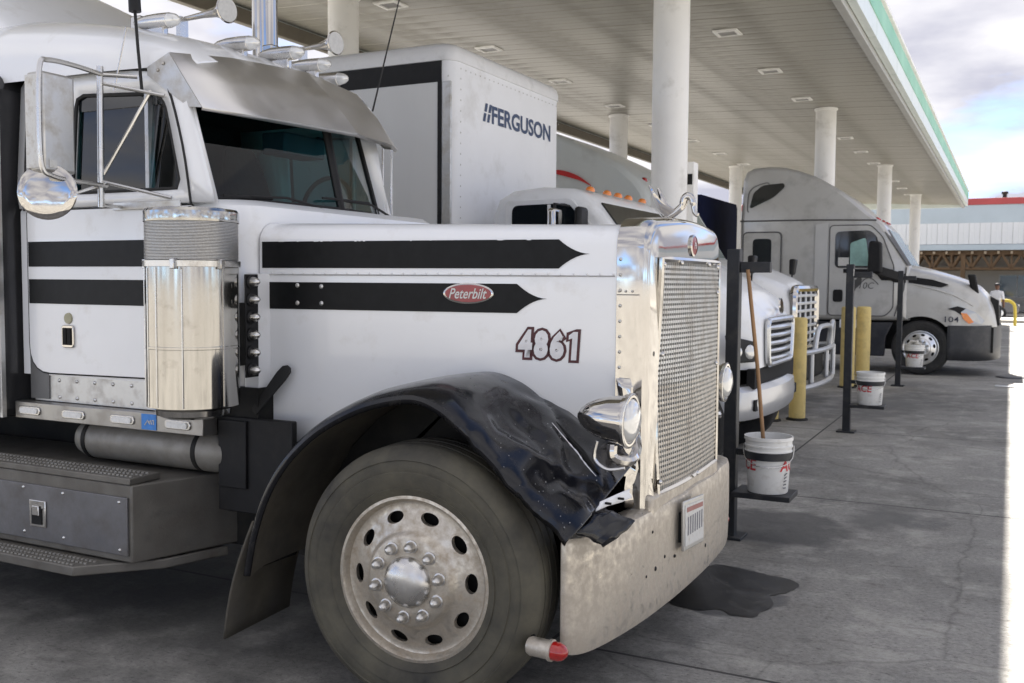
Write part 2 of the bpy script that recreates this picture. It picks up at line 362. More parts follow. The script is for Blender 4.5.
    ad_ = N('ShaderNodeMath'); ad_.operation = 'MAXIMUM'; L(oil, ad_.inputs[0]); L(wet, ad_.inputs[1]); oil = ad_.outputs[0]
    L(col, b.inputs['Base Color'])
    rr = N('ShaderNodeMapRange'); rr.inputs[3].default_value = .85; rr.inputs[4].default_value = .45; L(oil, rr.inputs[0]); L(rr.outputs[0], b.inputs['Roughness'])
    bp = N('ShaderNodeBump'); bp.inputs['Strength'].default_value = .5; bp.inputs['Distance'].default_value = .012; L(nz(70, 8, .8), bp.inputs['Height']); L(bp.outputs[0], b.inputs['Normal'])
    return m
gm = ground_material()
g = MB().poly([(-1500, -1500, 0), (1500, -1500, 0), (1500, 1500, 0), (-1500, 1500, 0)]).build('ground', gm, smooth=0); struct(g)

oilm = mat('oil_stain', (.024, .024, .024), .34, 0, .5, 6, dirt=((.10, .097, .092), .30, 8))
def oil_patch(pts, label, z=.004):
    q = smooth_path([(a, c, z) for a, c in pts+[pts[0]]], 10)[:-1]
    q = [v+Vector((.03*noise.noise(Vector((v.x*9, v.y*9, 2)))+.012*noise.noise(Vector((v.x*30, v.y*30, 5))), .04*noise.noise(Vector((v.x*8, v.y*8, 7)))+.016*noise.noise(Vector((v.x*28, v.y*28, 9))), 0)) for v in q]
    c = sum(q, Vector((0, 0, 0)))/len(q); b = MB(); b.v = q+[c]; n = len(q); b.f = [(i, (i+1) % n, n) for i in range(n)]
    return tag(b.build('oil_stain', oilm, smooth=0, origin=(c.x, c.y, 0)), label, 'stain')
oil_patch([(-1.60, 5.00), (-1.64, 5.52), (-1.54, 5.79), (-1.39, 5.80), (-1.2, 5.72), (-1.06, 5.71), (-1.01, 5.52), (-1.11, 5.36), (-1.07, 5.15), (-1.15, 4.93), (-1.31, 4.99), (-1.45, 4.93)], 'black oil stain on the concrete beside the dirty chrome bumper')
tag(MB().lathe([(.0, .012), (.28, .012), (.30, .0)], (.1, 20.3, .001), (0, 0, 1), 24).build('manhole_cover', mat('cast_iron', (.04, .04, .04), .5, .5, .2, 20), origin=(.1, 20.3, 0)), 'round dark iron cover in the ground at the shade edge', 'manhole')
tag(MB().poly([(-.20, 18.3, .006), (.1, 18.25, .012), (.12, 18.42, .008), (-.17, 18.5, .02)]).build('paper_scrap', mat('paper', (.75, .75, .73), .7), solid=.003, origin=(-.05, 18.35, 0)), 'flattened white paper scrap lying on the concrete', 'litter')

# ------------------------------------------------------------------ canopy
def soffit_z(x): return 5.60+.04*(-3.8-x)
def make_canopy():
    XL, XR, Y0, Y1 = -10.6, -2.12, 4.0, 52.0
    c = thing('fuel_canopy', 'long white fuel station canopy on round columns above the parked trucks', 'canopy', (-6.24, 25, 0))
    # soffit boards, one object each
    pitch = .36; w = pitch-.007
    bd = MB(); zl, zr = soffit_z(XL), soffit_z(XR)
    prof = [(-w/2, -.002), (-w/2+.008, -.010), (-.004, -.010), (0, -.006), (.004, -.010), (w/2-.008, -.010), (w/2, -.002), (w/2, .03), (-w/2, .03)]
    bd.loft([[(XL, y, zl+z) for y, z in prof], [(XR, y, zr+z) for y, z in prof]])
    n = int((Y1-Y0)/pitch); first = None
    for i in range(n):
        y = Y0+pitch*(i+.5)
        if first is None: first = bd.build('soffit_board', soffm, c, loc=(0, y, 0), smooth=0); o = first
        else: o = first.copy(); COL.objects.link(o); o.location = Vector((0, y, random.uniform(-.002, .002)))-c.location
    MB().loft([[(XL, Y0, zl+.04), (XL, Y1, zl+.04), (XL, Y1, 6.2), (XL, Y0, 6.2)], [(XR, Y0, zr+.04), (XR, Y1, zr+.04), (XR, Y1, 6.05), (XR, Y0, 6.05)]]).build('roof_deck', trimm, c, smooth=0)
    # fascia on the driving side: one panel every three metres, a green band above
    def fascia_run(x, sgn, zt):
        fp = MB(); ln = 3.0
        fp.loft([[(0, -ln/2+.006, zt-.66), (0, -ln/2+.006, zt), (-.12*sgn, -ln/2+.006, zt), (-.12*sgn, -ln/2+.006, zt-.66)], [(0, ln/2-.006, zt-.66), (0, ln/2-.006, zt), (-.12*sgn, ln/2-.006, zt), (-.12*sgn, ln/2-.006, zt-.66)]])
        gb = MB()
        gb.loft([[(.012*sgn, -ln/2, zt-.36), (.012*sgn, -ln/2, zt-.04), (.001*sgn, -ln/2, zt-.04), (.001*sgn, -ln/2, zt-.36)], [(.012*sgn, ln/2, zt-.36), (.012*sgn, ln/2, zt-.04), (.001*sgn, ln/2, zt-.04), (.001*sgn, ln/2, zt-.36)]])
        p0 = g0 = None
        for i in range(16):
            y = Y0+ln*(i+.5)
            if p0 is None:
                p0 = fp.build('fascia_panel', fasc, c, loc=(x, y, 0), smooth=0, bevel=.006); g0 = gb.build('green_band', fascg, p0, loc=(x, y, 0), smooth=0)
            else:
                p = p0.copy(); COL.objects.link(p); p.location = Vector((x, y, 0))-c.location
                q = g0.copy(); COL.objects.link(q); q.parent = p; q.location = (0, 0, 0)
    fascia_run(-1.95, 1, 6.13); fascia_run(-10.75, -1, 6.30)
    MB().box(-2.2, -2.08, Y0, Y1, 5.38, 5.50).build('gutter_trim', trimm, c, smooth=0, bevel=.01)
    MB().box(-1.99, -1.90, Y0, Y1, 6.132, 6.20).build('coping', colm, c, smooth=0, bevel=.01)
    MB().box(-10.64, -10.52, Y0, Y1, 5.60, 5.82).build('gutter_trim', mat('gutter_brown', (.12, .105, .08), .6), c, smooth=0, bevel=.01)
    for y in (Y0-.12, Y1): MB().box(-10.6, -2.08, y, y+.12, 5.42, 6.13).build('end_fascia', fasc, c, smooth=0, bevel=.01)
    # columns
    col0 = None
    for x in (-3.78, -8.68):
        for k, y in enumerate((11.68, 22.8, 34.3, 45.9)):
            zt = soffit_z(x)-.012
            o = MB().lathe([(.2, 0), (.22, .0), (.22, zt)], (0, 0, 0), (0, 0, 1), 40).build('column', colm, c, loc=(x, y, 0))
            MB().lathe([(.222, -.05), (.228, -.05), (.250, -.035), (.255, 0), (.2, 0)], (0, 0, zt), (0, 0, 1), 40).build('collar', colm, o, loc=(x, y, 0))
    jb = MB().box(-3.72, -3.52, 11.86, 12.04, 2.35, 3.20).build('junction_box', colm, c, bevel=.012)
    MB().box(-3.60, -3.54, 11.853, 11.859, 2.92, 3.05).build('label_plate', blackpl, jb)
    # lights let into the soffit
    lensm = mat('canopy_light_lens', (.22, .215, .20), .35, 0, .06, 6); l0 = None
    for x in (-4.05, -8.25):
        for i in range(-3, 16):
            y = 15.3+3.05*i
            if y > Y1-1: continue
            z = soffit_z(x)-.012
            b = MB(); s_, t_ = .19, .14
            b.loft([[(-s_, -s_, 0), (s_, -s_, 0), (s_, s_, 0), (-s_, s_, 0)], [(-s_, -s_, -.025), (s_, -s_, -.025), (s_, s_, -.025), (-s_, s_, -.025)], [(-t_, -t_, -.035), (t_, -t_, -.035), (t_, t_, -.035), (-t_, t_, -.035)], [(-t_, -t_, -.005), (t_, -t_, -.005), (t_, t_, -.005), (-t_, t_, -.005)]], cap0=False, cap1=False)
            if l0 is None:
                o = b.build('canopy_light', colm, c, loc=(x, y, z), smooth=0); l0 = o
                MB().box(-t_+.002, t_-.002, -t_+.002, t_-.002, -.016, -.006).build('lens', lensm, o, loc=(x, y, z), smooth=0)
            else:
                o = l0.copy(); COL.objects.link(o); o.location = Vector((x, y, z))-c.location
                for ch in l0.children: q = ch.copy(); COL.objects.link(q); q.parent = o
make_canopy()

# ------------------------------------------------------------------ wheels (rim with real hand holes)
def rim_mesh(n_holes=10):
    prof = [(.336, .004), (.334, .016), (.322, .018), (.314, .008), (.306, -.014), (.295, -.018), (.268, -.010), (.235, .004), (.205, .012), (.192, .02), (.182, .040), (.172, .046), (.12, .047), (.06, .048), (.0, .048),
            (.0, .02), (.10, .02), (.175, .014), (.20, -.008), (.28, -.034), (.305, -.06), (.336, -.06)]
    a = MB().lathe(prof, (0, 0, 0), (0, -1, 0), 120, closed=True)
    oa = a.build('tmp_a', wheelal)
    cb = MB()
    for k in range(n_holes):
        t = 2*math.pi*(k+.25)/n_holes; cx, cz = .252*math.cos(t), .252*math.sin(t); r1 = Vector((math.cos(t), 0, math.sin(t))); r2 = Vector((-math.sin(t), 0, math.cos(t)))
        ring = [Vector((cx, 0, cz))+r1*(.0235*math.cos(2*math.pi*j/20))+r2*(.040*math.sin(2*math.pi*j/20)) for j in range(20)]
        cb.loft([[p+Vector((0, -.08, 0)) for p in ring], [p+Vector((0, .1, 0)) for p in ring]])
    ob = cb.build('tmp_b', wheelal)
    md = oa.modifiers.new('b', 'BOOLEAN'); md.object = ob; md.operation = 'DIFFERENCE'; md.solver = 'EXACT'
    dg = bpy.context.evaluated_depsgraph_get(); me = bpy.data.meshes.new_from_object(oa.evaluated_get(dg))
    bpy.data.objects.remove(oa); bpy.data.objects.remove(ob)
    me.polygons.foreach_set('use_smooth', [True]*len(me.polygons)); me.set_sharp_from_angle(angle=R(40)); me.name = 'wheel'
    return me
RIM = rim_mesh()
def plain(b, name, m, smooth=38):
    o = b.build(name, m, smooth=smooth); me = o.data; bpy.data.objects.remove(o); return me
tp = [(.318, .0), (.338, .020), (.352, .026), (.365, .034), (.368, .029), (.40, .040), (.43, .042), (.434, .037), (.45, .040), (.475, .034), (.478, .038), (.492, .032), (.512, .012), (.528, -.012), (.533, -.03), (.534, -.06), (.522, -.062), (.522, -.072), (.534, -.074), (.535, -.118), (.522, -.12), (.522, -.13), (.535, -.132),
      (.535, -.176), (.522, -.178), (.522, -.188), (.534, -.19), (.531, -.235), (.51, -.262), (.46, -.285), (.38, -.28), (.32, -.25)]
TYRE = plain(MB().lathe(tp, (0, 0, 0), (0, -1, 0), 96, closed=True), 'tyre', tyrem)
HUB = plain(MB().lathe([(.102, .046), (.102, .058), (.098, .066), (.088, .078), (.07, .090), (.045, .098), (.018, .101), (.0, .101)], (0, 0, 0), (0, -1, 0), 40), 'hub_cap', steel)
LUG = plain(MB().lathe([(.026, .046), (.026, .052), (.021, .054), (.0205, .072), (.017, .084), (.009, .094), (.0, .096)], (0, 0, 0), (0, -1, 0), 14), 'lug_nut', steel)
DRUM = plain(MB().lathe([(.0, -.07), (.30, -.07), (.30, -.24), (.0, -.24)], (0, 0, 0), (0, -1, 0), 24), 'brake_drum', chassis)
def wheel(parent, c, flip=False, steer=0., rimm=wheelal, tyr=tyrem, sc=1., lugs=True, spin=0., hub=steel):
    """truck wheel: c is the middle of its outer face"""
    def inst(me, name, par, m):
        o = bpy.data.objects.new(name, me); COL.objects.link(o); o.parent = par
        if m is not None and me.materials[0] is not m:
            o.material_slots[0].link = 'OBJECT'; o.material_slots[0].material = m
        return o
    w = inst(RIM, 'wheel', parent, rimm); w.location = Vector(c)-wloc(parent)
    w.rotation_euler = (0, spin, (math.pi if flip else 0)+steer); w.scale = (sc,)*3
    inst(TYRE, 'tyre', w, tyr); inst(HUB, 'hub_cap', w, hub); inst(DRUM, 'brake_drum', w, None)
    if lugs:
        for k in range(10):
            t = 2*math.pi*(k+.5)/10; l = inst(LUG, 'lug_nut', w, None); l.location = (.143*math.cos(t), 0, .143*math.sin(t))
    return w

# ------------------------------------------------------------------ the white long-nosed semi truck in front
YC = 4.53
def hood_y(x): return 3.72+(x+3.27)*(.23/1.77)               # near hood side
def hood_z(x): return 1.99+(x+3.27)*(-.03/1.77)
LIP = [(-2.93, .42), (-2.89, .60), (-2.82, .78), (-2.72, .93), (-2.58, 1.06), (-2.43, 1.15), (-2.27, 1.215), (-2.08, 1.25), (-1.95, 1.215), (-1.84, 1.14), (-1.73, 1.05), (-1.64, .97), (-1.56, .90), (-1.47, .835), (-1.40, .775)]
def make_semi():
    T = thing('semi_truck', 'white long-nosed semi truck with black stripes, crumpled front fender and chrome grille', 'truck', (-3.2, YC, 0))
    mir = lambda y: 2*YC-y
    # --- hood
    b = MB(); rings = []
    for i in range(15):
        x = -3.27+1.77*i/14; y = hood_y(x); zt = hood_z(x); r = .10
        sec = [(y+.03, .92), (y, 1.0), (y, zt-r)]+[(y+r-r*math.cos(t*math.pi/16), zt-r+r*math.sin(t*math.pi/16)) for t in range(1, 9)]
        hw = YC-y
        sec += [(y+r+(hw-r)*t/4, zt+.02*math.sin(t/4*math.pi/2)) for t in range(1, 5)]
        full = sec+[(mir(q[0]), q[1]) for q in sec[-2::-1]]
        rings.append([(x, q[0], q[1]) for q in full])
    b.loft(rings, closed=False, cap0=False, cap1=False)
    hood = b.build('hood', white, T, smooth=40)
    MB().loft([[(x, hood_y(x)-.002, 1.733) for x in (-3.26, -1.51)], [(x, hood_y(x)-.006, 1.736) for x in (-3.26, -1.51)], [(x, hood_y(x)-.002, 1.739) for x in (-3.26, -1.51)]], closed=False, cap0=False, cap1=False).build('hood_hinge_seam', alum, hood)
    b = MB()
    for k in range(30):
        x = -3.2+k*.058; b.dome((x, hood_y(x)-.001, 1.745), (0, -1, 0), .005, .004, 6, 2)
    b.build('rivet_row', white, hood)
    def decal(pts, m, name, off=.003, par=hood, fy=hood_y):
        return MB().poly([(x, fy(x)-off, z) for x, z in pts]).build(name, m, par, smooth=0)
    def spear(x0, x1, xt, z0, z1):
        zm = (z0+z1)/2; up = [(x1, z1)]+[(x1+(xt-x1)*t, z1+(zm-z1)*(1-(1-t)**1.9)) for t in (.12, .25, .4, .55, .7, .85)]+[(xt, zm)]
        lo = [(x1+(xt-x1)*t, z0+(zm-z0)*(1-(1-t)**1.9)) for t in (.85, .7, .55, .4, .25, .12)]+[(x1, z0)]
        return [(x0, z0), (x0, z1)]+up+lo
    decal(spear(-3.255, -1.76, -1.62, 1.768, 1.895), black, 'stripe'); decal(spear(-3.255, -1.95, -1.81, 1.570, 1.700), black, 'stripe')
    b = MB()                                                     # worn upper edge of the top stripe
    for k in range(16):
        x = -3.2+random.random()*1.35; w = random.uniform(.01, .05)
        b.poly([(x, hood_y(x)-.0045, 1.897), (x+w, hood_y(x+w)-.0045, 1.897), (x+w*.8, hood_y(x)-.0045, 1.897-random.uniform(.002, .005)), (x+w*.2, hood_y(x)-.0045, 1.897-random.uniform(.002, .005))])
    b.build('paint_chips', white, hood, smooth=0)
    b = MB()
    for x, z in ((-3.06, 1.685), (-2.93, 1.68), (-3.06, 1.60), (-2.93, 1.60)): b.dome((x, hood_y(x)-.003, z), (0, -1, 0), .012, .006, 8, 3)
    b.build('bolt_row', alum, hood)
    # oval name badge
    ex, ez = -2.18, 1.655; u = Vector((1, .13, 0)).normalized(); up = Vector((0, 0, 1)); nn = u.cross(up)
    def oval(rx, rz, d): return [Vector((ex, hood_y(ex), ez))+u*rx*math.cos(t*math.pi/20)+up*rz*math.sin(t*math.pi/20)+nn*d for t in range(40)]
    bd = MB().loft([oval(.122, .047, .002), oval(.122, .047, .007), oval(.116, .042, .009)]).build('name_badge', chrome, hood)
    MB().loft([oval(.113, .040, .0085), oval(.111, .0385, .0105)]).build('badge_field', darkred, bd)
    text_obj('badge_lettering', 'Peterbilt', plate_w, bd, Vector((ex, hood_y(ex), ez)), u, up, .047, .012, .35, width=.185, push=.0125)
    # number 4861
    nx, nz_ = -1.80, 1.437; no = Vector((nx, hood_y(nx), nz_)); un = Vector((1, .13, 0)).normalized(); vn = Vector((.06, 0, 1))
    for ci, ch_ in enumerate('4861'):
        o_ = no+un*(-.110+ci*.0735)-vn*.002*ci; w_ = .060 if ch_ != '1' else .040
        if ch_ == '1':
            for nm, m_, g_, d_ in (('digit_outline', maroon, .012, .003), ('digit', silver, 0, .005)):
                qv = [(-.006, -.062), (.018, -.062), (.018, .062), (-.002, .062), (-.022, .046), (-.022, .028), (-.006, .034)]; cxq = sum(a for a, _ in qv)/7; MB().poly([o_+un*(a+g_*(1 if a > -.003 else -1))+vn*(c+g_*(1 if c > 0 and c != .028 and c != .034 else -1))+un.cross(vn)*d_ for a, c in qv]).build(nm, m_, hood, smooth=0)
            continue
        text_obj('digit_outline', ch_, maroon, hood, o_, un, vn, .148, .15, 0, width=w_+.030, push=.003)
        text_obj('digit', ch_, silver, hood, o_, un, vn, .124, .06, 0, width=w_+.005, push=.005)
    # hood strap
    d0, d1 = Vector((-3.225, 3.622, 1.072)), Vector((-3.075, 3.700, 1.295)); dv = (d1-d0).normalized(); wv = dv.cross(Vector((0, -1, 0))).normalized()
    rg = []
    for t, wd, th in ((0, .014, .006), (.06, .02, .012), (.3, .022, .012), (.55, .026, .014), (.8, .030, .014), (.95, .026, .012), (1, .012, .008)):
        c_ = d0.lerp(d1, t); o_ = Vector((0, -th, 0)); rg.append([c_-wv*wd, c_-wv*wd+o_, c_+wv*wd+o_, c_+wv*wd])
    MB().loft(rg).build('hood_strap', rubber, hood)
    # --- grille surround (chrome)
    def shell_outline(x, ins, zb=.69):
        hw = YC-hood_y(-1.5)-ins; zt = 1.985-ins; r = .13
        p = [(YC-hw, zb)]+[(YC-hw, zb+(zt-r-zb)*k/8) for k in range(1, 9)]+[(YC-hw+r-r*math.cos(t*math.pi/16), zt-r+r*math.sin(t*math.pi/16)) for t in range(1, 9)]
        p += [(YC-hw+r+(hw-r)*t/4, zt+.025*math.sin(t/4*math.pi/2)) for t in range(1, 5)]
        p += [(mir(q[0]), q[1]) for q in p[-2::-1]]
        return p
    def fx(y): return -1.345-.018*((y-YC)/.55)**2            # front face bows forward a little
    rings = [[(-1.502, y, z) for y, z in shell_outline(0, -.004)], [(-1.42, y, z) for y, z in shell_outline(0, -.004)], [(-1.385, y, z) for y, z in shell_outline(0, .002)], [(fx(y)-.014, y, z) for y, z in shell_outline(0, .010)], [(fx(y)-.004, y, z) for y, z in shell_outline(0, .020)], [(fx(y), y, z) for y, z in shell_outline(0, .034)]]
    outer = shell_outline(0, .034); NP = len(outer); h = NP//2
    gy0, gy1, gz0, gz1 = 4.085, 4.985, .80, 1.80
    def inner_pt(k):
        y, z = outer[k]
        return (min(max(y, gy0), gy1), min(max(z, gz0), gz1))
    inn = []
    for k in range(NP):
        y, z = outer[k]
        if z <= gz1-.02: inn.append((gy0 if y < YC else gy1, max(z, gz0)))
        else: inn.append((min(max(gy0+(y-outer[8][0])*(gy1-gy0)/(outer[NP-9][0]-outer[8][0]), gy0), gy1), gz1))
    rings += [[(fx(y), y, z) for y, z in inn], [(fx(y)-.05, y, z) for y, z in inn]]
    b = MB().loft(rings, closed=False, cap0=False, cap1=False)
    sh = b.build('grille_surround', chrome, T, smooth=35)
    MB().box(-1.44, -1.335, 3.97, 5.03, .66, .795).build('lower_valance', bumperm, sh, bevel=.02)
    b = MB()
    for k in range(14): b.dome((-1.485, 3.945, .95+k*.066), (0, -1, 0), .008, .006, 8, 3)
    for k in range(3): b.dome((-1.49+k*.03, 3.943, 1.672), (0, -1, 0), .006, .005, 6, 2)
    b.build('rivet_row', alum, sh)
    MB().box(-1.497, -1.40, 3.935, 3.946, 1.655, 1.659).build('seam', grayd, sh)
    # radiator behind and grille bars, pushed in on the near side by the crash
    MB().box(-1.48, -1.415, 4.05, 4.95, .78, 1.83).build('radiator', darkbox, T)
    def bent(y, z):
        t = (y-gy0)/(gy1-gy0); k = max(0, 1-abs(z-1.25)/.5)
        dx = -.035*k*max(0, 1-t*2.2)-.012*math.sin(t*math.pi)*max(0, (1.2-z)/.4)
        dz = -.014*math.sin(t*math.pi)*max(0, (1.35-z)/.55)
        return fx(y)+.012+dx, z+dz
    fr = T
    gf = MB(); loop = [(gy0-.012, gz0-.012), (gy1+.012, gz0-.012), (gy1+.012, gz1+.012), (gy0-.012, gz1+.012)]
    path = []
    for i in range(4):
        a, c_ = loop[i], loop[(i+1) % 4]
        for k in range(12):
            y = a[0]+(c_[0]-a[0])*k/12; z = a[1]+(c_[1]-a[1])*k/12; x, zz = bent(y, z); path.append((x, y+(.03*max(0, 1-abs(z-1.35)/.4) if i == 3 else 0), zz))
    grf = gf.tube(path, .014, 6, closed=True).build('grille_frame', chrome, T)
    nb = 44
    for k in range(nb):
        z = gz0+.008+(gz1-gz0-.016)*(k+.5)/nb; b = MB(); rg = []
        for j in range(9):
            y = gy0+(gy1-gy0)*j/8; x, zz = bent(y, z)
            rg.append([(x-.012, y, zz-.0045), (x+.003, y, zz-.0058), (x+.003, y, zz+.0058), (x-.012, y, zz+.0045)])
        b.loft(rg).build('grille_bar', bumperm if k < 20 else alum, grf, smooth=0)
    b = MB()
    for j in range(1, 34):
        y = gy0+(gy1-gy0)*j/34; pts = [(lambda q: (q[0]-.001, y, q[1]))(bent(y, gz0+(gz1-gz0)*i/10)) for i in range(11)]
        b.loft([[(p[0]-.004, p[1]-.0035, p[2]), (p[0]+.006, p[1]-.0035, p[2]), (p[0]+.006, p[1]+.0035, p[2]), (p[0]-.004, p[1]+.0035, p[2])] for p in pts])
    b.build('grille_divider', alum, grf, smooth=0)
    b = MB()
    for y, z in ((4.08, 1.79), (4.3, 1.80), (4.75, 1.80), (4.93, 1.79), (4.07, 1.4), (4.94, 1.3), (4.07, .84), (4.6, .79), (4.94, 1.66)): b.dome((fx(y)+.022, y, z), (1, 0, 0), .012, .010, 8, 3)
    b.build('screw', steel, grf)
    em = MB().lathe([(.052, 0), (.052, .008), (.044, .012)], (fx(YC), YC, 1.885), (1, 0, 0), 32).build('front_badge', chrome, T)
    em.scale = (1, 1, 1)
    MB().lathe([(.043, .010), (.0, .014)], (fx(YC), YC, 1.885), (1, 0, 0), 32).build('badge_field', darkred, em)
    text_obj('badge_lettering', 'Pb', silver, em, (fx(YC), YC, 1.885), (0, 1, 0), (0, 0, 1), .03, .01, .3, push=.0155)
    # hood ornament: a long-necked bird with raised wings
    oz = 2.0; b = MB()
    b.tube(smooth_path([(-1.62, YC, oz-.01), (-1.54, YC, oz+.012), (-1.46, YC, oz+.05), (-1.40, YC, oz+.10), (-1.385, YC, oz+.145), (-1.36, YC, oz+.165), (-1.335, YC, oz+.150), (-1.325, YC, oz+.115), (-1.315, YC, oz+.06), (-1.29, YC, oz+.035)], 5), [.012]+[.018]*8+[.024]*8+[.027]*9+[.022]*10+[.016]*9+[.006], 10)
    orn = b.build('hood_ornament', chrome, T)
    for s in (-1, 1):
        pts = smooth_path([(-1.47, YC+s*.02, oz+.05), (-1.53, YC+s*.05, oz+.10), (-1.57, YC+s*.075, oz+.17), (-1.60, YC+s*.09, oz+.235)], 5)
        b = MB().loft([[p+Vector((.032*(1-i/15.5)+.004, 0, .02*(1-i/15.5))), p+Vector((0, .006, 0)), p+Vector((-.028*(1-i/15.5)-.003, 0, -.02*(1-i/15.5))), p+Vector((0, -.006, 0))] for i, p in enumerate(pts)])
        b.build('wing', chrome, orn)
    MB().box(-1.63, -1.34, YC-.015, YC+.015, oz-.03, oz).build('base', chrome, orn, bevel=.006)
    for ob_ in [orn]+list(orn.children):
        for v_ in ob_.data.vertices: v_.co = Vector((-1.40+3.2, 0, oz))+(v_.co-Vector((-1.40+3.2, 0, oz)))*.72 if ob_.name.startswith(('hood_ornament', 'wing', 'base')) else v_.co
    # --- fenders
    def fender(s):
        yl, yi = 3.225, 3.93
        pts = smooth_path([(p[0], 0, p[1]) for p in LIP], 8); rings = []; ctr = Vector((-2.07, 0, .53))
        for i, p in enumerate(pts):
            n = (p-ctr).normalized()
            if p.x > -1.9: n = (n+Vector((0, 0, .9))*min(1, (p.x+1.9)/.3)).normalized()
            ring = []; tail = min(1, i/29)
            cs = [(yl+.004, -.022), (yl, -.004), (yl+.006, .010), (yl+.03, .024), (yl+.075, .036), (yl+.14, .046)]
            cs += [(yl+.14+(yi-yl-.14)*k/24, .048+.008*math.sin(k/24*math.pi)) for k in range(1, 25)]
            for j, (y, d) in enumerate(cs):
                y2 = yl+(y-yl)*(.55+.45*tail); q = p+n*d; q.y = y2
                fr_ = max(0, (y2-yl-.05)/(yi-yl-.05)); e_ = min(1, max(0, (p.x+1.92)/.45)); e_ = e_*e_*(3-2*e_)
                q.z += .135*e_*fr_; q.x -= .03*e_*fr_
                if s > 0:                                          # crash damage over the front of the near fender
                    w = min(1, max(0, (q.x+1.98)/.2))
                    g1 = math.exp(-((q.x+1.76)/.11)**2-((q.y-3.50)/.13)**2); g2 = math.exp(-((q.x+1.55)/.09)**2-((q.y-3.40)/.12)**2); g3 = math.exp(-(((q.x+1.60)*.7+(q.y-3.68)*.7)/.05)**2)*min(1, max(0, (q.x+1.75)/.1))
                    cr = abs(noise.noise(Vector((q.x*4.5+q.y*3.2, q.y*2, 9))))
                    def fold(x0, y0, x1, y1, wd, dp):
                        lx, ly = x1-x0, y1-y0; L2 = lx*lx+ly*ly; t_ = ((q.x-x0)*lx+(q.y-y0)*ly)/L2; d_ = abs((q.x-x0)*ly-(q.y-y0)*lx)/math.sqrt(L2)
                        return dp*max(0, 1-d_/wd)*max(0, min(1, 4*t_, 4*(1-t_)))
                    q += n*(fold(-1.76, 3.30, -1.44, 3.60, .05, .015)+fold(-1.62, 3.70, -1.42, 3.36, .045, -.015)+fold(-1.55, 3.85, -1.40, 3.55, .04, .010))
                    q += n*(w*(-.050*g1-.034*g2-.022*g3-.012*max(0, .2-cr)*5+.010*noise.noise(Vector((q.x*11, q.y*11, 1.3)))))
                    q.y += w*.018*noise.noise(Vector((q.x*9, q.z*9, 3)))
                    if j < 3 and q.x > -1.62: q.z -= .012*abs(noise.noise(Vector((q.x*25, 0, 7))))
                elif p.x > -1.6: q.x -= (p.x+1.6)*1.0
                ring.append(q if s > 0 else Vector((q.x, mir(q.y), q.z)))
            rings.append(ring)
        o = MB().loft(rings, closed=False, cap0=False, cap1=False).build('front_fender', fenderm, T, smooth=34, solid=.008)
        if s > 0: o['label'] = 'crumpled dark front fender torn at its corner'
        lr = []
        for i, p in enumerate(pts[:-13]):
            n = (p-ctr).normalized(); q = p-n*.016
            if p.x > -2.0: break
            lr.append([(q.x, y if s > 0 else mir(y), q.z+d) for y, d in ((yl+.012, -.004), (yl+.1, .022), (yl+.3, .03), (yl+.62, .03))])
        MB().loft(lr, closed=False, cap0=False, cap1=False).build('fender_liner', linerm, o, smooth=40)
        return o, rings
    (fe, FR), _ = fender(1), fender(-1)
    # scratches of bare metal and a torn strip on the crushed corner
    nF = len(FR); up_ = Vector((.25, -.35, .9)).normalized()
    def on_f(i, j): return FR[max(0, min(nF-1, i))][j]+up_*.006
    def at_x(x, j): return min(range(nF), key=lambda i: abs(FR[i][j].x-x))
    tr_ = [(x, j) for x, j in ((-1.70, 20), (-1.65, 20), (-1.60, 19), (-1.56, 18), (-1.52, 17), (-1.48, 16), (-1.45, 15))]
    tp_ = smooth_path([on_f(at_x(x, j), j) for x, j in tr_], 3); m_ = len(tp_)
    MB().tube(tp_, [.0012+.0035*abs(math.sin(k*1.3))*math.sin((k+.5)/m_*math.pi) for k in range(m_)], 5).build('scratch', boxwhite, fe)
    MB().tube([v+Vector((.012, .016, .004)) for v in tp_], [.001+.011*math.sin((k+.5)/m_*math.pi) for k in range(m_)], 6).build('split', darkbox, fe)
    b = MB()
    for k in range(110):
        i = int(nF*(.62+.38*random.random()**.7)); j = random.choice((2, 3, 3, 4, 4, 5, 6, 8, 10, 12, 14, 18)); c_ = on_f(i, j)-up_*.003+Vector((random.uniform(-.02, .02), random.uniform(-.012, .012), 0)); r_ = random.uniform(.0010, .0030)
        b.dome(c_, up_, r_, .0035, 5, 2)
    b.build('chip_specks', mat('bare_primer', (.30, .30, .30), .6), fe)
    def quad_sheet(P, n, amp, seed):
        rows = []
        for i in range(n+1):
            a_, c_ = Vector(P[0]).lerp(Vector(P[1]), i/n), Vector(P[3]).lerp(Vector(P[2]), i/n)
            rows.append([a_.lerp(c_, k/n)+Vector((amp*noise.noise(Vector((i*.9, k*.8, seed))), amp*noise.noise(Vector((i*.7, k*.9, seed+3))), amp*noise.noise(Vector((i*.8, k*.6, seed+7))))) for k in range(n+1)])
        return MB().loft(rows, closed=False, cap0=False, cap1=False)
    quad_sheet([(-1.41, 3.30, .785), (-1.335, 3.42, .712), (-1.275, 3.60, .775), (-1.385, 3.50, .845)], 6, .014, 4).build('torn_flap', fenderm, fe, solid=.006, smooth=30)
    quad_sheet([(-1.385, 3.445, .836), (-1.372, 3.462, .870), (-1.298, 3.575, .908), (-1.290, 3.585, .872)], 3, .006, 9).build('torn_bracket', boxwhite, fe, solid=.005, smooth=30)
    for t in (.3, .65):
        q_ = Vector((-1.385, 3.445, .836)).lerp(Vector((-1.290, 3.585, .872)), t)+Vector((.012, -.012, .018)); MB().box(q_.x-.012, q_.x+.012, q_.y-.006, q_.y+.003, q_.z-.004, q_.z+.004).build('slot', darkbox, fe)
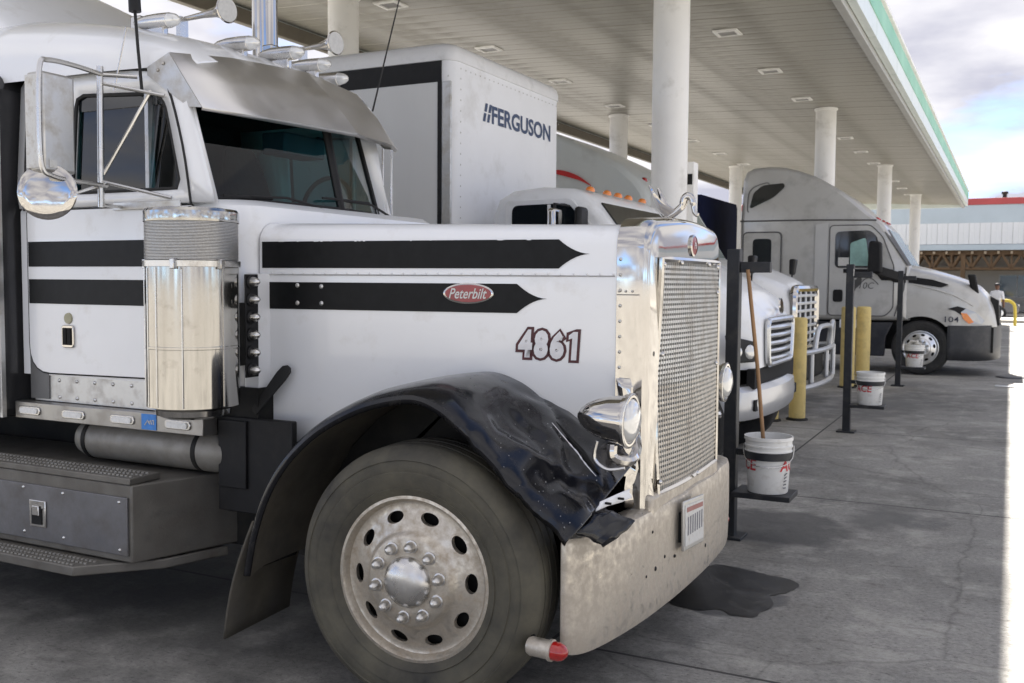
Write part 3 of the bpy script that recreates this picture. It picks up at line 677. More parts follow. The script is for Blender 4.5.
    # wheel housing, mud flap
    arch = [(p[0]-(-.02 if p[0] < -2.07 else .02), p[1]+.02) for p in LIP[:14]]
    for y, nm in ((3.70, 'wheel_housing'), (mir(3.70), 'wheel_housing')):
        MB().prism([(-2.93, .5)]+arch+[(-1.5, .5)], 'y', y, y+(.06 if y < YC else -.06)).build(nm, chassis, T, smooth=0)
    rg = []
    for i in range(9):
        t = i/8; x = -2.90-.17*t-.03*math.sin(t*3); z = .66-.55*t
        rg.append([(x+.30*k*0, 3.24+.44*k, z+(.02*k)) for k in (0, .33, .66, 1)])
    MB().loft(rg, closed=False, cap0=False, cap1=False).build('mud_flap', linerm, T, solid=.012)
    # --- headlights
    def headlight(y, tilt, dx=0):
        c_ = Vector((-1.30+dx, y, 1.17)); ax = Vector((1, tilt, -.04)).normalized()
        o = MB().lathe([(0, -.225), (.016, -.222), (.036, -.208), (.058, -.180), (.077, -.138), (.090, -.088), (.097, -.03), (.103, -.028), (.105, -.012), (.101, 0), (.092, 0), (.088, -.012)], c_, ax, 36).build('headlight', chrome, T)
        MB().lathe([(.089, -.012), (.086, .0), (.070, .016), (.044, .026), (.0, .030)], c_, ax, 32).build('lens', lensclear, o)
        MB().lathe([(.105, -.014), (.109, -.012), (.109, -.002), (.103, 0)], c_, ax, 32).build('bezel', steel, o)
        s = 1 if y < YC else -1
        MB().tube(smooth_path([c_+Vector((-.08, 0, -.10)), c_+Vector((-.075, 0, -.15)), c_+Vector((-.03, .06*s, -.17)), c_+Vector((-.05, .20*s, -.15)), c_+Vector((-.10, .32*s, -.10))], 5), .022, 8).build('bracket', chrome, o)
        b2 = MB().tube(smooth_path([c_+Vector((-.14, -.01, -.09)), c_+Vector((-.15, -.01, -.16)), c_+Vector((-.10, 0, -.20)), c_+Vector((-.03, .01, -.19))], 5), .007, 6); b2.build('wire', steel, o)
        return o
    headlight(3.60, .02); headlight(5.27, .05, -.06)
    # crumpled chrome skin between headlight and grille
    rg = []
    for i in range(14):
        t = i/13; z = 1.30-.55*t
        rg.append([(-1.49+.028*k+.02*noise.noise(Vector((z*9, k*2.3, 4)))+.03*t, 3.925-.02*math.sin(k)+.035*noise.noise(Vector((z*7, k*1.7, 2)))+.02*k, z+.01*noise.noise(Vector((k*3, z*20, 1)))) for k in range(5)])
    MB().loft(rg, closed=False, cap0=False, cap1=False).build('crumpled_trim', chrome, sh, solid=.004, smooth=30)
    # --- bumper
    plan = [(-1.492, 3.365), (-1.465, 3.38), (-1.415, 3.47), (-1.38, 3.62), (-1.345, 3.88), (-1.325, 4.2), (-1.318, 4.5), (-1.32, 4.8), (-1.33, 5.05), (-1.35, 5.28), (-1.385, 5.42), (-1.45, 5.47), (-1.56, 5.49)]
    pp = smooth_path([(x, y, 0) for x, y in plan], 4); rg = []
    for i, p in enumerate(pp):
        t = (pp[min(i+1, len(pp)-1)]-pp[max(i-1, 0)]).normalized(); n = Vector((t.y, -t.x, 0)); e = min(1, min(i, len(pp)-1-i)/7)
        zb = .27+.045*(1-e)**2; dent = .02*noise.noise(Vector((p.y*3.1, 0, 2)))
        zt = .735+.012*noise.noise(Vector((p.y*4, 3, 1)))
        prof = [(-.06, zb+.02), (-.015, zb+.003), (-.004, zb+.006), (0, zb+.03)]+[(dent*math.sin(k/6*math.pi), zb+.03+(zt-.03-zb-.03)*k/6) for k in range(1, 6)]+[(0, zt-.03), (-.006, zt-.008), (-.025, zt), (-.10, zt)]
        rg.append([p+n*d+Vector((0, 0, z)) for d, z in prof])
    bum = MB().loft(rg, closed=False, cap0=False, cap1=False).build('front_bumper', bumperm, T, solid=.006, smooth=40)
    b = MB(); bx = lambda y: -1.318-.03*((y-4.5)/.6)**2
    for y, z in ((3.98, .64), (4.02, .47), (3.92, .46), (4.12, .50), (4.25, .47), (4.9, .62), (4.98, .62), (5.05, .50), (5.15, .66), (4.75, .40), (3.80, .36)): b.dome((bx(y)+.002, y, z), (1, 0, 0), random.uniform(.007, .013), .008, 8, 3)
    b.build('bolt', blackpl, bum)
    # --- number plate, turned a little on its bracket
    def pl(y, z, d): return Vector((-1.285+d+.05*(y-4.48), y, z))
    o = MB().loft([[pl(4.27, .49, 0), pl(4.55, .475, 0), pl(4.54, .705, 0), pl(4.26, .72, 0)], [pl(4.27, .49, .012), pl(4.55, .475, .012), pl(4.54, .705, .012), pl(4.26, .72, .012)]]).build('number_plate', alum, T, bevel=.003)
    MB().loft([[pl(4.285, .51, .0125), pl(4.535, .497, .0125), pl(4.525, .685, .0125), pl(4.275, .70, .0125)], [pl(4.285, .51, .015), pl(4.535, .497, .015), pl(4.525, .685, .015), pl(4.275, .70, .015)]]).build('plate_face', plate_w, o, smooth=0)
    b = MB()
    for k in range(7):
        y = 4.31+k*.031; b.loft([[pl(y, .555, .0155), pl(y+.014, .555, .0155), pl(y+.014, .64, .0155), pl(y, .64, .0155)], [pl(y, .555, .0165), pl(y+.014, .555, .0165), pl(y+.014, .64, .0165), pl(y, .64, .0165)]])
    b.build('plate_characters', mat('worn_ink', (.20, .20, .22), .6, 0, .3, 60), o, smooth=0)
    MB().loft([[pl(4.295, .665, .0155), pl(4.515, .653, .0155), pl(4.515, .675, .0155), pl(4.295, .687, .0155)], [pl(4.295, .665, .0162), pl(4.515, .653, .0162), pl(4.515, .675, .0162), pl(4.295, .687, .0162)]]).build('plate_band', mat('faded_red', (.34, .16, .14), .6), o, smooth=0)
    MB().box(-1.345, -1.285, 4.30, 4.50, .52, .66).build('bracket', blackpl, o)
    # --- marker lights on the bumper ends
    for y, s in ((3.24, 1), (5.56, -1)):
        c_ = Vector((-1.565, y, .35)); ax = Vector((1, 0, -.03))
        o = MB().lathe([(0, 0), (.03, 0), (.036, .012), (.036, .085), (.041, .088), (.041, .10), (.03, .102)], c_, ax, 24).build('marker_light', bumperm, T)
        MB().lathe([(.035, .10), (.035, .125), (.028, .145), (.012, .158), (0, .16)], c_, ax, 24).build('lens', redlens, o)
        MB().tube([c_+Vector((.02, 0, 0)), c_+Vector((-.02, .07*s, .03)), c_+Vector((-.02, .14*s, .05))], .012, 6).build('stalk', chassis, o)
    # --- front axle, frame and wheels
    for y in (4.06, 4.86): MB().box(-8.2, -1.45, y, y+.08, .62, .88).build('frame_rail', chassis, T)
    MB().box(-2.14, -2.0, 3.5, 5.5, .42, .54).build('front_axle', chassis, T, bevel=.02)
    MB().loft([[(-3.2, 4.1, .45), (-3.2, 4.9, .45), (-3.2, 4.95, 1.5), (-3.2, 4.05, 1.5)], [(-1.55, 4.15, .6), (-1.55, 4.85, .6), (-1.55, 4.85, 1.6), (-1.55, 4.15, 1.6)]]).build('engine', chassis, T)
    wheel(T, (-2.07, 3.235, .532), steer=R(3.5), spin=.12); wheel(T, (-2.07, 5.765, .532), flip=True, steer=R(3.5))
    for x in (-7.3, -8.6):
        wheel(T, (x, 3.25, .532)); wheel(T, (x, 5.75, .532), flip=True)
    # --- cab body below the glass
    sec = [(-4.80, 3.56), (-3.62, 3.56), (-3.45, 3.585), (-3.32, 3.66), (-3.275, 3.735)]
    prof = [(-4.80, 8.86-3.56), (-3.62, 8.86-3.56), (-3.52, 8.86-3.585), (-3.36, 8.86-3.70), (-3.275, 2*YC-3.735)]
    ring = sec+prof[::-1]
    b = MB().loft([[(x, y, 1.19) for x, y in ring], [(x, y, 2.03) for x, y in ring], [(x-.01, y+(.008 if y < YC else -.008), 2.07) for x, y in ring], [(x-.055*(x > -3.5), y+(.03 if y < YC else -.03), 2.10) for x, y in ring]])
    cab = b.build('cab_body', white, T, smooth=32)
    MB().box(-4.75, -3.60, 3.62, 5.24, 2.10, 2.115).build('dashboard', interior, T)
    b = MB()
    for k in range(16):
        y = 3.75+k*.095+random.uniform(-.03, .03); w = random.uniform(.01, .045); b.box(-3.36, -3.352+.004, y, y+w, 2.085+random.uniform(0, .01), 2.102)
    b.build('rust_spots', mat('rust', (.09, .045, .025), .85, 0, .4, 30), cab)
    mirc = lambda y: 2*4.43-y
    # upper cab sides with real window openings
    out2 = [(-4.80, 2.08), (-4.80, 2.80), (-3.74, 2.78), (-3.62, 2.66), (-3.40, 2.08)]
    win = rounded([(-4.37, 2.15), (-4.37, 2.66), (-3.745, 2.625), (-3.60, 2.150)], [.03, .06, .10, .03])
    ctr = (-4.0, 2.40); n = 64
    def sy(z, near): y = 3.56+max(0, z-2.08)*.07; return y if near else mirc(y)
    for near in (True, False):
        A = ray_loop(out2 if near else [(x-(.17 if x > -3.5 else .10 if x > -3.8 else 0), z) for x, z in out2], ctr, n); B = ray_loop(win, ctr, n); s = 1 if near else -1
        o = MB().band([(x, sy(z, near), z) for x, z in A], [(x, sy(z, near), z) for x, z in B]).build('cab_side', white, T, solid=.05, smooth=30)
        MB().tube([(x, sy(z, near)-.018*s, z) for x, z in B], .011, 6, closed=True).build('window_seal', rubber, o)
        MB().poly([(x, sy(z, near), z) for x, z in win]).build('window_pane', sideglass, o, smooth=0)
        MB().box(-3.862, -3.838, min(sy(2.4, near)-.02*s, sy(2.4, near)+.02*s), max(sy(2.4, near)-.02*s, sy(2.4, near)+.02*s), 2.155, 2.63).build('window_bar', alum, o)
        if near: MB().box(-4.36, -3.66, 3.588, 3.594, 2.575, 2.65).build('tinted_band', darkglass, o)
    MB().box(-4.80, -4.76, 3.6, 5.24, 2.08, 2.85).build('cab_rear_wall', interior, T)
    # door: raised panel lines
    dl = rounded([(-4.735, 1.20), (-4.735, 2.07), (-3.53, 2.07), (-3.53, 1.215)], [.16, .02, .02, .04])
    door = MB().prism(dl, 'y', 3.547, 3.562).build('door', white, T, bevel=.004)
    MB().tube([(x, 3.552, z) for x, z in dl], .006, 6, closed=True).build('door_seal', rubber, door)
    up_l = [(-4.735, 2.07), (-4.735, 2.60), (-4.66, 2.74), (-4.40, 2.775), (-3.85, 2.745), (-3.72, 2.66), (-3.60, 2.36), (-3.53, 2.07)]
    MB().tube(smooth_path([(x, sy(z, True)-.026, z) for x, z in up_l], 4), .007, 6).build('door_seal', rubber, door)
    for z0, z1 in ((1.772, 1.905), (1.575, 1.705)):
        MB().poly([(-4.725, 3.5445, z0), (-3.535, 3.5445, z0), (-3.535, 3.5445, z1), (-4.725, 3.5445, z1)]).build('stripe', black, door, smooth=0)
    hd = MB().prism(rounded([(-4.465, 1.345), (-4.465, 1.465), (-4.375, 1.465), (-4.375, 1.345)], .02), 'y', 3.535, 3.547).build('door_handle', chrome, door, bevel=.004)
    MB().box(-4.45, -4.425, 3.529, 3.536, 1.36, 1.45).build('recess', darkbox, hd); MB().box(-4.415, -4.39, 3.529, 3.536, 1.36, 1.45).build('recess', darkbox, hd)
    MB().lathe([(0, .008), (.028, .008), (.03, 0)], (-4.42, 3.547, 1.50), (0, -1, 0), 20).build('lock_badge', mat('olive_badge', (.35, .33, .22), .5), door)
    # black grab handle behind the air cleaner
    MB().tube(smooth_path([(-3.62, 3.53, 1.72), (-3.67, 3.47, 1.68), (-3.69, 3.46, 1.5), (-3.68, 3.46, 1.33), (-3.62, 3.53, 1.27)], 5), .018, 8).build('grab_handle', rubber, T)
    # --- roof
    rg = []
    for x, ze, zt, w in ((-3.64, 2.755, 2.83, .78), (-3.70, 2.755, 2.895, .84), (-3.85, 2.755, 2.975, .90), (-4.15, 2.755, 3.06, .935), (-4.5, 2.755, 3.13, .94), (-4.9, 2.755, 3.19, .95), (-5.15, 2.755, 3.19, .95), (-5.28, 2.76, 3.10, .93), (-5.34, 2.80, 2.95, .88)):
        sec = []
        for k in range(25):
            t = math.pi*k/24; cx = math.cos(t); sx = math.sin(t)
            sec.append((x, 4.44-w*.965*math.copysign(abs(cx)**.55, cx), ze+(zt-ze)*sx**.62))
        rg.append(sec)
    roof = MB().loft(rg, closed=False).build('cab_roof', white, T, smooth=40)
    MB().box(-5.2, -3.66, 3.64, 5.24, 2.72, 2.752).build('headliner', interior, T)
    # --- windscreen in two panes
    WB = [(-3.555, 3.66, 2.115), (-3.365, 4.485, 2.105)]; WT = [(-3.70, 3.70, 2.66), (-3.50, 4.485, 2.70)]
    for near in (True, False):
        f = (lambda p: p) if near else (lambda p: (p[0]-.05*max(0, (4.4-p[1])/.8), mirc(p[1]) if p[1] < 4.4 else 4.515, p[2]))
        q = [f(WB[0]), f(WB[1]), f(WT[1]), f(WT[0])]
        o = MB().poly(q).build('windscreen', winglass, T, smooth=0)
        c_ = sum((Vector(p) for p in q), Vector((0, 0, 0)))/4; lp = []
        for i in range(4):
            a, d = Vector(q[i]), Vector(q[(i+1) % 4])
            for k in range(6): lp.append(a.lerp(d, k/6))
        MB().tube(lp, .016, 6, closed=True).build('rubber_frame', rubber, o)
        pv = Vector(f((-3.33, 4.28 if near else 4.9-.62, 2.10))) if near else Vector((-3.35, 4.95, 2.10))
        tip = Vector((-3.50, 3.85, 2.135)) if near else Vector((-3.385, 4.56, 2.16))
        MB().tube([pv, pv.lerp(tip, .5)+Vector((.03, 0, .02)), tip], .007, 6).build('wiper', rubber, T)
        MB().tube([tip+Vector((.014, -.22, .0)) if not near else tip+Vector((.01, -.14, -.01)), tip+Vector((.03, .2, .0))], .007, 5).build('wiper_blade', rubber, T)
        # front corner pillar
        MB().loft([[f((-3.40 if near else -3.53, 3.562, 2.08)), f((-3.55, 3.665, 2.10))], [f((-3.62, 3.61, 2.66)), f((-3.70, 3.70, 2.67))], [f((-3.70, 3.615, 2.79)), f((-3.72, 3.70, 2.80))]], closed=False, cap0=False, cap1=False).build('corner_pillar', white, T, solid=.02)
    MB().tube([(-3.36, 4.5, 2.10), (-3.50, 4.5, 2.70)], .02, 8).build('centre_post', blackpl, T)
    # --- sun visor
    V = [[(-3.70, 3.575, 2.815), (-3.655, 3.95, 2.86), (-3.60, 4.5, 2.885), (-3.655, 5.05, 2.86), (-3.76, 5.30, 2.83)],
         [(-3.60, 3.575, 2.68), (-3.52, 3.95, 2.70), (-3.42, 4.5, 2.715), (-3.50, 5.05, 2.70), (-3.65, 5.31, 2.69)],
         [(-3.49, 3.575, 2.535), (-3.385, 3.95, 2.53), (-3.25, 4.5, 2.52), (-3.36, 5.0, 2.53), (-3.54, 5.33, 2.545)],
         [(-3.50, 3.58, 2.525), (-3.40, 3.95, 2.515), (-3.265, 4.5, 2.505), (-3.375, 5.0, 2.515), (-3.55, 5.32, 2.53)]]
    vo = MB().loft(V, closed=False, cap0=False, cap1=False).build('sun_visor', visorm, T, solid=.005, smooth=9)
    MB().poly([(-3.70, 3.572, 2.815), (-3.60, 3.572, 2.68), (-3.49, 3.572, 2.535), (-3.58, 3.572, 2.545), (-3.84, 3.566, 2.715), (-3.84, 3.566, 2.755)]).build('end_plate', alum, vo, solid=.005, smooth=0)
    MB().poly([(-3.76, 5.31, 2.83), (-3.65, 5.32, 2.69), (-3.54, 5.335, 2.545), (-3.64, 5.33, 2.56), (-3.84, 5.33, 2.72)]).build('end_plate', alum, vo, solid=.005, smooth=0)
    b = MB()
    for k in range(7): b.dome((-3.66+.02*abs(3-k)*-1+.0, 3.8+k*.23, 2.845), (1, 0, .8), .007, .006, 6, 2)
    b.dome((-3.77, 3.562, 2.735), (0, -1, 0), .01, .006, 8, 2); b.dome((-3.735, 3.562, 2.765), (0, -1, 0), .01, .006, 8, 2)
    b.build('rivet_row', alum, vo)
    # --- roof lights and air horns
    for x, y, z in ((-3.99, 3.86, 3.07), (-3.75, 4.20, 3.0), (-3.69, 4.5, 3.005), (-3.73, 4.80, 3.0), (-3.84, 5.12, 2.985)):
        o = MB().lathe([(0, -.26), (.012, -.255), (.026, -.22), (.036, -.16), (.040, -.08), (.040, 0), (.036, .002)], (x, y, z), (1, 0, -.04), 20).build('roof_light', steel, T)
        MB().lathe([(.037, 0), (.037, .012), (.031, .04), (.018, .062), (0, .07)], (x, y, z), (1, 0, -.04), 18).build('lens', lensclear, o)
        MB().box(x-.16, x-.03, y-.02, y+.02, z-.09, z-.03).build('foot', steel, o, bevel=.008)
    for x, y, z, ln in ((-3.93, 4.22, 3.205, .66), (-3.76, 4.98, 3.17, .5)):
        o = MB().lathe([(.012, -ln), (.012, -ln*.6), (.018, -ln*.3), (.028, -.09), (.045, -.04), (.068, -.008), (.074, 0), (.068, .004), (.04, -.008), (.0, -.03)], (x, y, z), (1, -.12, 0), 28).build('air_horn', chrome, T)
        MB().box(x-ln*.55, x-ln*.5, y-.02, y+.04, z-.14, z).build('foot', steel, o)
        MB().box(x-ln-.06, x-ln+.02, y-.03, y+.06, z-.05, z+.04).build('end_valve', chrome, o, bevel=.01)
        MB().lathe([(0, .0052), (.066, .0052), (.066, .003)], (x, y, z), (1, -.12, 0), 24).build('horn_cover', mat('horn_mesh', (.52, .51, .48), .5, .5, .1, 40), o)
    # antennas
    o = MB().tube([(-3.84, 3.53, 2.62), (-3.865, 3.53, 2.85), (-3.88, 3.53, 3.02)], .008, 6).build('cb_antenna', rubber, T); MB().tube([(-3.88, 3.53, 3.02), (-3.895, 3.53, 3.30)], [.03, .026], 10).build('coil', blackpl, o)
    MB().tube([(-4.0, 3.50, 2.64), (-3.93, 3.52, 2.95)], .004, 5).build('stay', steel, o)
    MB().tube([(-3.71, 5.3, 2.80), (-3.5, 5.3, 3.5), (-3.38, 5.32, 4.1)], [.006, .004, .002], 6).build('whip_antenna', rubber, T)
    # exhaust stack on the far side
    st = MB().lathe([(.085, 1.0), (.085, 3.0), (.088, 3.0), (.088, 4.3), (.07, 4.3)], (-4.70, 5.42, 0), (0, 0, 1), 28).build('exhaust_stack', chrome, T)
    # --- west coast mirror on the near side
    mh = MB().box(-4.11, -4.0, 3.09, 3.27, 2.205, 2.665).build('mirror', alum, T, bevel=.014)
    MB().box(-4.108, -4.01, 3.082, 3.0895, 2.22, 2.65).build('side_trim', plate_w, mh, bevel=.002)
    MB().box(-4.117, -4.1105, 3.105, 3.255, 2.22, 2.65).build('mirror_glass', chrome, mh)
    MB().box(-3.9995, -3.995, 3.12, 3.16, 2.225, 2.26).build('sticker', plate_w, mh)
    MB().tube(smooth_path([(-3.97, 3.40, 2.70), (-3.98, 3.25, 2.715), (-3.99, 3.12, 2.715), (-3.985, 3.07, 2.68), (-3.985, 3.06, 2.45), (-3.985, 3.07, 2.23), (-3.98, 3.12, 2.185), (-3.97, 3.25, 2.17), (-3.97, 3.42, 2.165)], 6), .012, 8).build('bracket_loop', steel, mh)
    MB().tube([(-3.99, 3.40, 2.06), (-3.98, 3.40, 2.74)], .016, 10).build('bracket_post', steel, mh)
    for pth in ([(-3.98, 3.40, 2.70), (-3.86, 3.52, 2.70)], [(-3.98, 3.40, 2.66), (-3.70, 3.54, 2.60)], [(-3.98, 3.40, 2.185), (-3.66, 3.535, 2.105)], [(-3.985, 3.40, 2.165), (-4.05, 3.30, 2.12), (-4.06, 3.2, 2.11)], [(-3.98, 3.41, 2.22), (-3.78, 3.53, 2.63)], [(-3.98, 3.41, 2.07), (-4.0, 3.545, 2.07)]):
        MB().tube(pth, .009, 7).build('bracket_arm', steel, mh)
    MB().box(-4.06, -3.60, 3.532, 3.545, 2.055, 2.095).build('mount_plate', alum, mh, bevel=.003)
    ax = Vector((.62, -.78, .05)); o = MB().lathe([(0, .010), (.05, .009), (.09, .005), (.126, .0), (.132, -.006), (.126, -.014), (.06, -.03), (0, -.035)], (-4.03, 3.13, 2.115), ax, 36).build('round_mirror', chrome, mh)
    # far side mirror frame
    for y in (5.40, 5.50): MB().tube([(-3.70, y, 2.02), (-3.70, y, 2.60)], .007, 6).build('far_mirror_post', steel, T)
    # --- air cleaners
    for cx, cy in ((-3.31, 3.315), (-3.31, mir(3.315))):
        o = MB().lathe([(.0, 1.085), (.13, 1.085), (.165, 1.10), (.168, 1.125), (.205, 1.14), (.205, 1.40), (.2065, 1.402), (.2065, 1.412), (.205, 1.414), (.205, 1.765), (.19, 1.77)], (cx, cy, 0), (0, 0, 1), 64).build('air_cleaner', cleaner, T, smooth=30)
        b = MB()
        for k in range(26): b.lathe([(.200, 1.795+k*.0065), (.2045, 1.797+k*.0065), (.2045, 1.7995+k*.0065), (.200, 1.8015+k*.0065)], (cx, cy, 0), (0, 0, 1), 64)
        b.build('intake_screen', mat('screen_mesh', (.55, .54, .52), .38, .9, .15, 120), o)
        MB().lathe([(.198, 1.77), (.198, 1.97)], (cx, cy, 0), (0, 0, 1), 48).build('screen_core', mat('screen_core', (.24, .24, .23), .6, .6), o)
        MB().lathe([(.19, 1.765), (.213, 1.766), (.214, 1.792), (.19, 1.793)], (cx, cy, 0), (0, 0, 1), 64).build('clamp_band', steel, o)
        MB().lathe([(.208, 1.965), (.209, 1.975), (.208, 2.010), (.200, 2.022), (.15, 2.03), (.0, 2.034)], (cx, cy, 0), (0, 0, 1), 64).build('cap', cleaner, o, smooth=30)
        for t in (-2.45, -1.95, -1.62, -1.0, -.1): MB().box(cx+.2055*math.cos(t)-.003, cx+.2055*math.cos(t)+.003, cy+.2055*math.sin(t)-.003, cy+.2055*math.sin(t)+.003, 1.145, 1.76).build('seam', steel, o)
        for t in (-2.75, -1.15, -.2): MB().box(cx+.218*math.cos(t)-.012, cx+.218*math.cos(t)+.012, cy+.218*math.sin(t)-.012, cy+.218*math.sin(t)+.012, 1.755, 1.80).build('clamp_bolt', steel, o, bevel=.003)
        MB().box(cx-.05, cx+.05, cy+(.18 if cy < YC else -.3), cy+(.30 if cy < YC else -.18), 1.3, 1.6).build('mount', chassis, o)
    # --- row of bullet lights behind the air cleaner
    bar = MB().box(-3.155, -3.145, 3.48, 3.565, 1.255, 1.735).build('light_bar', blackpl, T, bevel=.003)
    for k in range(6):
        z = 1.29+k*.082
        o = MB().lathe([(.032, 0), (.032, .01), (.024, .014)], (-3.145, 3.515, z), (1, -.1, 0), 18).build('bullet_light', blackpl, bar)
        MB().lathe([(.024, .006), (.023, .02), (.017, .042), (.007, .055), (0, .057)], (-3.145, 3.515, z), (1, -.1, 0), 16).build('lens', steel, o)
    MB().box(-3.30, -3.215, 3.64, 3.76, 1.05, 1.74).build('cowl_side', white, T)
    # --- sill: riveted panel, light strip, tank
    sl = MB().box(-4.72, -3.42, 3.565, 3.60, 1.05, 1.196).build('sill_panel', alum, T, smooth=0)
    b = MB()
    for z in (1.075, 1.165):
        for k in range(10): b.dome((-4.66+k*.135, 3.565, z), (0, -1, 0), .011, .007, 8, 3)
    b.build('rivet_row', steel, sl)
    MB().box(-4.745, -4.60, 3.558, 3.566, 1.06, 1.30).build('corner_plate', mat('grey_plate', (.16, .16, .16), .5, .5), sl)
    ls = MB().box(-4.80, -3.44, 3.50, 3.60, .955, 1.045).build('light_strip', mat('strip_stainless', (.40, .39, .37), .35, .9, .08, 8, dirt=(DUST, .35, 7)), T, bevel=.004)
    for x in (-4.68, -4.34, -3.98, -3.60):
        rr = rounded([(x-.085, .978), (x-.085, 1.022), (x+.085, 1.022), (x+.085, .978)], .03, 4)
        o = MB().prism(rr, 'y', 3.492, 3.5).build('marker_light', steel, ls, bevel=.003)
        MB().prism(rounded([(x-.068, .985), (x-.068, 1.015), (x+.068, 1.015), (x+.068, .985)], .018, 4), 'y', 3.486, 3.492).build('lens', mat('strip_lens', (.74, .74, .72), .3, 0, .12, 60), o)
    MB().box(-3.845, -3.745, 3.496, 3.4995, .962, 1.040).build('blue_sticker', bluest, ls); 
    b = MB()
    for k in range(3): b.tube([(-3.82+k*.025, 3.4945, .985+.012*k), (-3.80+k*.02, 3.4945, 1.01), (-3.785+k*.012, 3.4945, .99)], .0035, 4)
    b.build('sticker_mark', plate_w, ls)
    MB().box(-5.4, -3.2, 3.62, 5.38, .93, 1.19).build('cab_floor', chassis, T)
    o = MB().lathe([(0, -.02), (.05, -.01), (.085, .03), (.105, .09), (.105, .98), (.085, 1.05), (.05, 1.08), (0, 1.09)], (-4.46, 3.66, .855), (1, 0, 0), 32).build('air_tank', tankm, T)
    for x in (-4.36, -3.58): MB().lathe([(.106, 0), (.109, .002), (.109, .028), (.106, .03)], (x, 3.66, .855), (1, 0, 0), 32).build('strap', chassis, o)
    MB().lathe([(.02, 0), (.02, .03), (.0, .03)], (-3.37, 3.64, .83), (1, 0, 0), 12).build('valve', alum, o)
    # --- step box
    X0, X1 = -6.4, -3.67
    sb = MB().loft([[(X0, 3.27, .36), (X1, 3.27, .36), (-3.45, 3.98, .36), (X0, 3.98, .36)], [(X0, 3.27, .735), (X1, 3.27, .735), (-3.45, 3.98, .735), (X0, 3.98, .735)]]).build('step_box', treadm, T, bevel=.008)
    dr = MB().box(X0+.02, X1-.018, 3.258, 3.27, .395, .675).build('box_door', boxdoor, sb, bevel=.003)
    o = MB().box(-4.37, -4.25, 3.249, 3.258, .465, .60).build('latch', steel, dr, bevel=.004)
    MB().box(-4.345, -4.275, 3.243, 3.249, .48, .56).build('recess', darkbox, o); MB().box(-4.335, -4.285, 3.236, 3.244, .525, .575).build('grip', steel, o, bevel=.004)
    b = MB()
    for x, z in ((-4.42, .655), (-4.13, .652), (-4.42, .43), (-4.13, .43), (-3.74, .65), (-3.74, .42), (-4.9, .65), (-4.9, .42)): b.dome((x, 3.258, z), (0, -1, 0), .009, .006, 8, 2)
    b.build('screw', steel, dr)
    tr = MB().box(X0, X1-.002, 3.262, 3.45, .737, .768).build('tread_plate', treadm, sb, bevel=.004)
    b = MB()
    for i in range(64):
        for j in range(3):
            x = -5.5+i*.0285; y = 3.30+j*.05
            if x < X1-.03: b.lathe([(.011, 0), (.009, .007), (.005, .007), (.004, .001)], (x+(.014 if j % 2 else 0), y, .768), (0, 0, 1), 6)
    b.build('tread_grip', tankm, sb)
    ls2 = MB().loft([[(X0, 3.12, .305), (-3.90, 3.12, .305), (-3.62, 3.42, .305), (-3.52, 3.75, .305), (X0, 3.75, .305)], [(X0, 3.12, .352), (-3.90, 3.12, .352), (-3.62, 3.42, .352), (-3.52, 3.75, .352), (X0, 3.75, .352)]]).build('lower_step', treadm, sb, bevel=.006)
    b = MB()
    for i in range(58):
        for j in range(3):
            x = -5.5+i*.0285; y = 3.145+j*.042
            if x < -3.93+j*.03: b.lathe([(.011, 0), (.009, .007), (.005, .007), (.004, .001)], (x+(.014 if j % 2 else 0), y, .352), (0, 0, 1), 6)
    b.build('step_grip', tankm, sb)
    # dark splash panels between cab and wheel
    MB().box(-3.44, -2.98, 3.60, 3.64, .58, 1.045).build('splash_panel', blackpl, T, bevel=.006)
    MB().box(-3.425, -3.25, 3.585, 3.60, .70, 1.03).build('splash_panel', blackpl, T, bevel=.004)
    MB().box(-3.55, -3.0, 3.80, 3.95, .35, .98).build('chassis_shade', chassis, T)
    # --- sleeper behind the cab
    rg = []
    for z, ins in ((.95, .02), (1.0, 0), (2.70, 0), (2.80, .06)):
        rg.append([(-8.0+ins, 3.40+ins, z), (-4.86-ins, 3.40+ins, z), (-4.825-ins, 3.44+ins, z), (-4.825-ins, 5.56-ins, z), (-4.86-ins, 5.60-ins, z), (-8.0+ins, 5.60-ins, z)])
    slp = MB().loft(rg).build('sleeper', sleeperm, T, smooth=0, bevel=.03)
    MB().box(-4.835, -4.815, 3.435, 3.46, .96, 2.74).build('corner_trim', alum, slp)
    for z0, z1 in ((1.772, 1.905), (1.575, 1.705)): MB().poly([(-8, 3.397, z0), (-4.89, 3.397, z0), (-4.89, 3.397, z1), (-8, 3.397, z1)]).build('stripe', black, slp, smooth=0)
    rg = []
    for x, zt, w in ((-5.05, 3.12, .80), (-5.3, 3.32, .92), (-5.7, 3.62, 1.0), (-6.3, 3.9, 1.04), (-8.0, 4.0, 1.04)):
        rg.append([(x, YC-w*math.copysign(abs(math.cos(math.pi*k/20))**.4, math.cos(math.pi*k/20)), 2.78+(zt-2.78)*math.sin(math.pi*k/20)**.5) for k in range(21)])
    MB().loft(rg, closed=False).build('roof_fairing', white, slp, smooth=40)
    # seats and wheel in the cab
    for y in (3.98, 5.02):
        o = MB().loft([[(-4.55, y-.2, 2.1), (-4.40, y-.2, 2.1), (-4.40, y+.2, 2.1), (-4.55, y+.2, 2.1)], [(-4.60, y-.17, 2.42), (-4.50, y-.17, 2.42), (-4.50, y+.17, 2.42), (-4.60, y+.17, 2.42)], [(-4.62, y-.12, 2.58), (-4.55, y-.12, 2.58), (-4.55, y+.12, 2.58), (-4.62, y+.12, 2.58)]]).build('seat', cloth, T, bevel=.04)
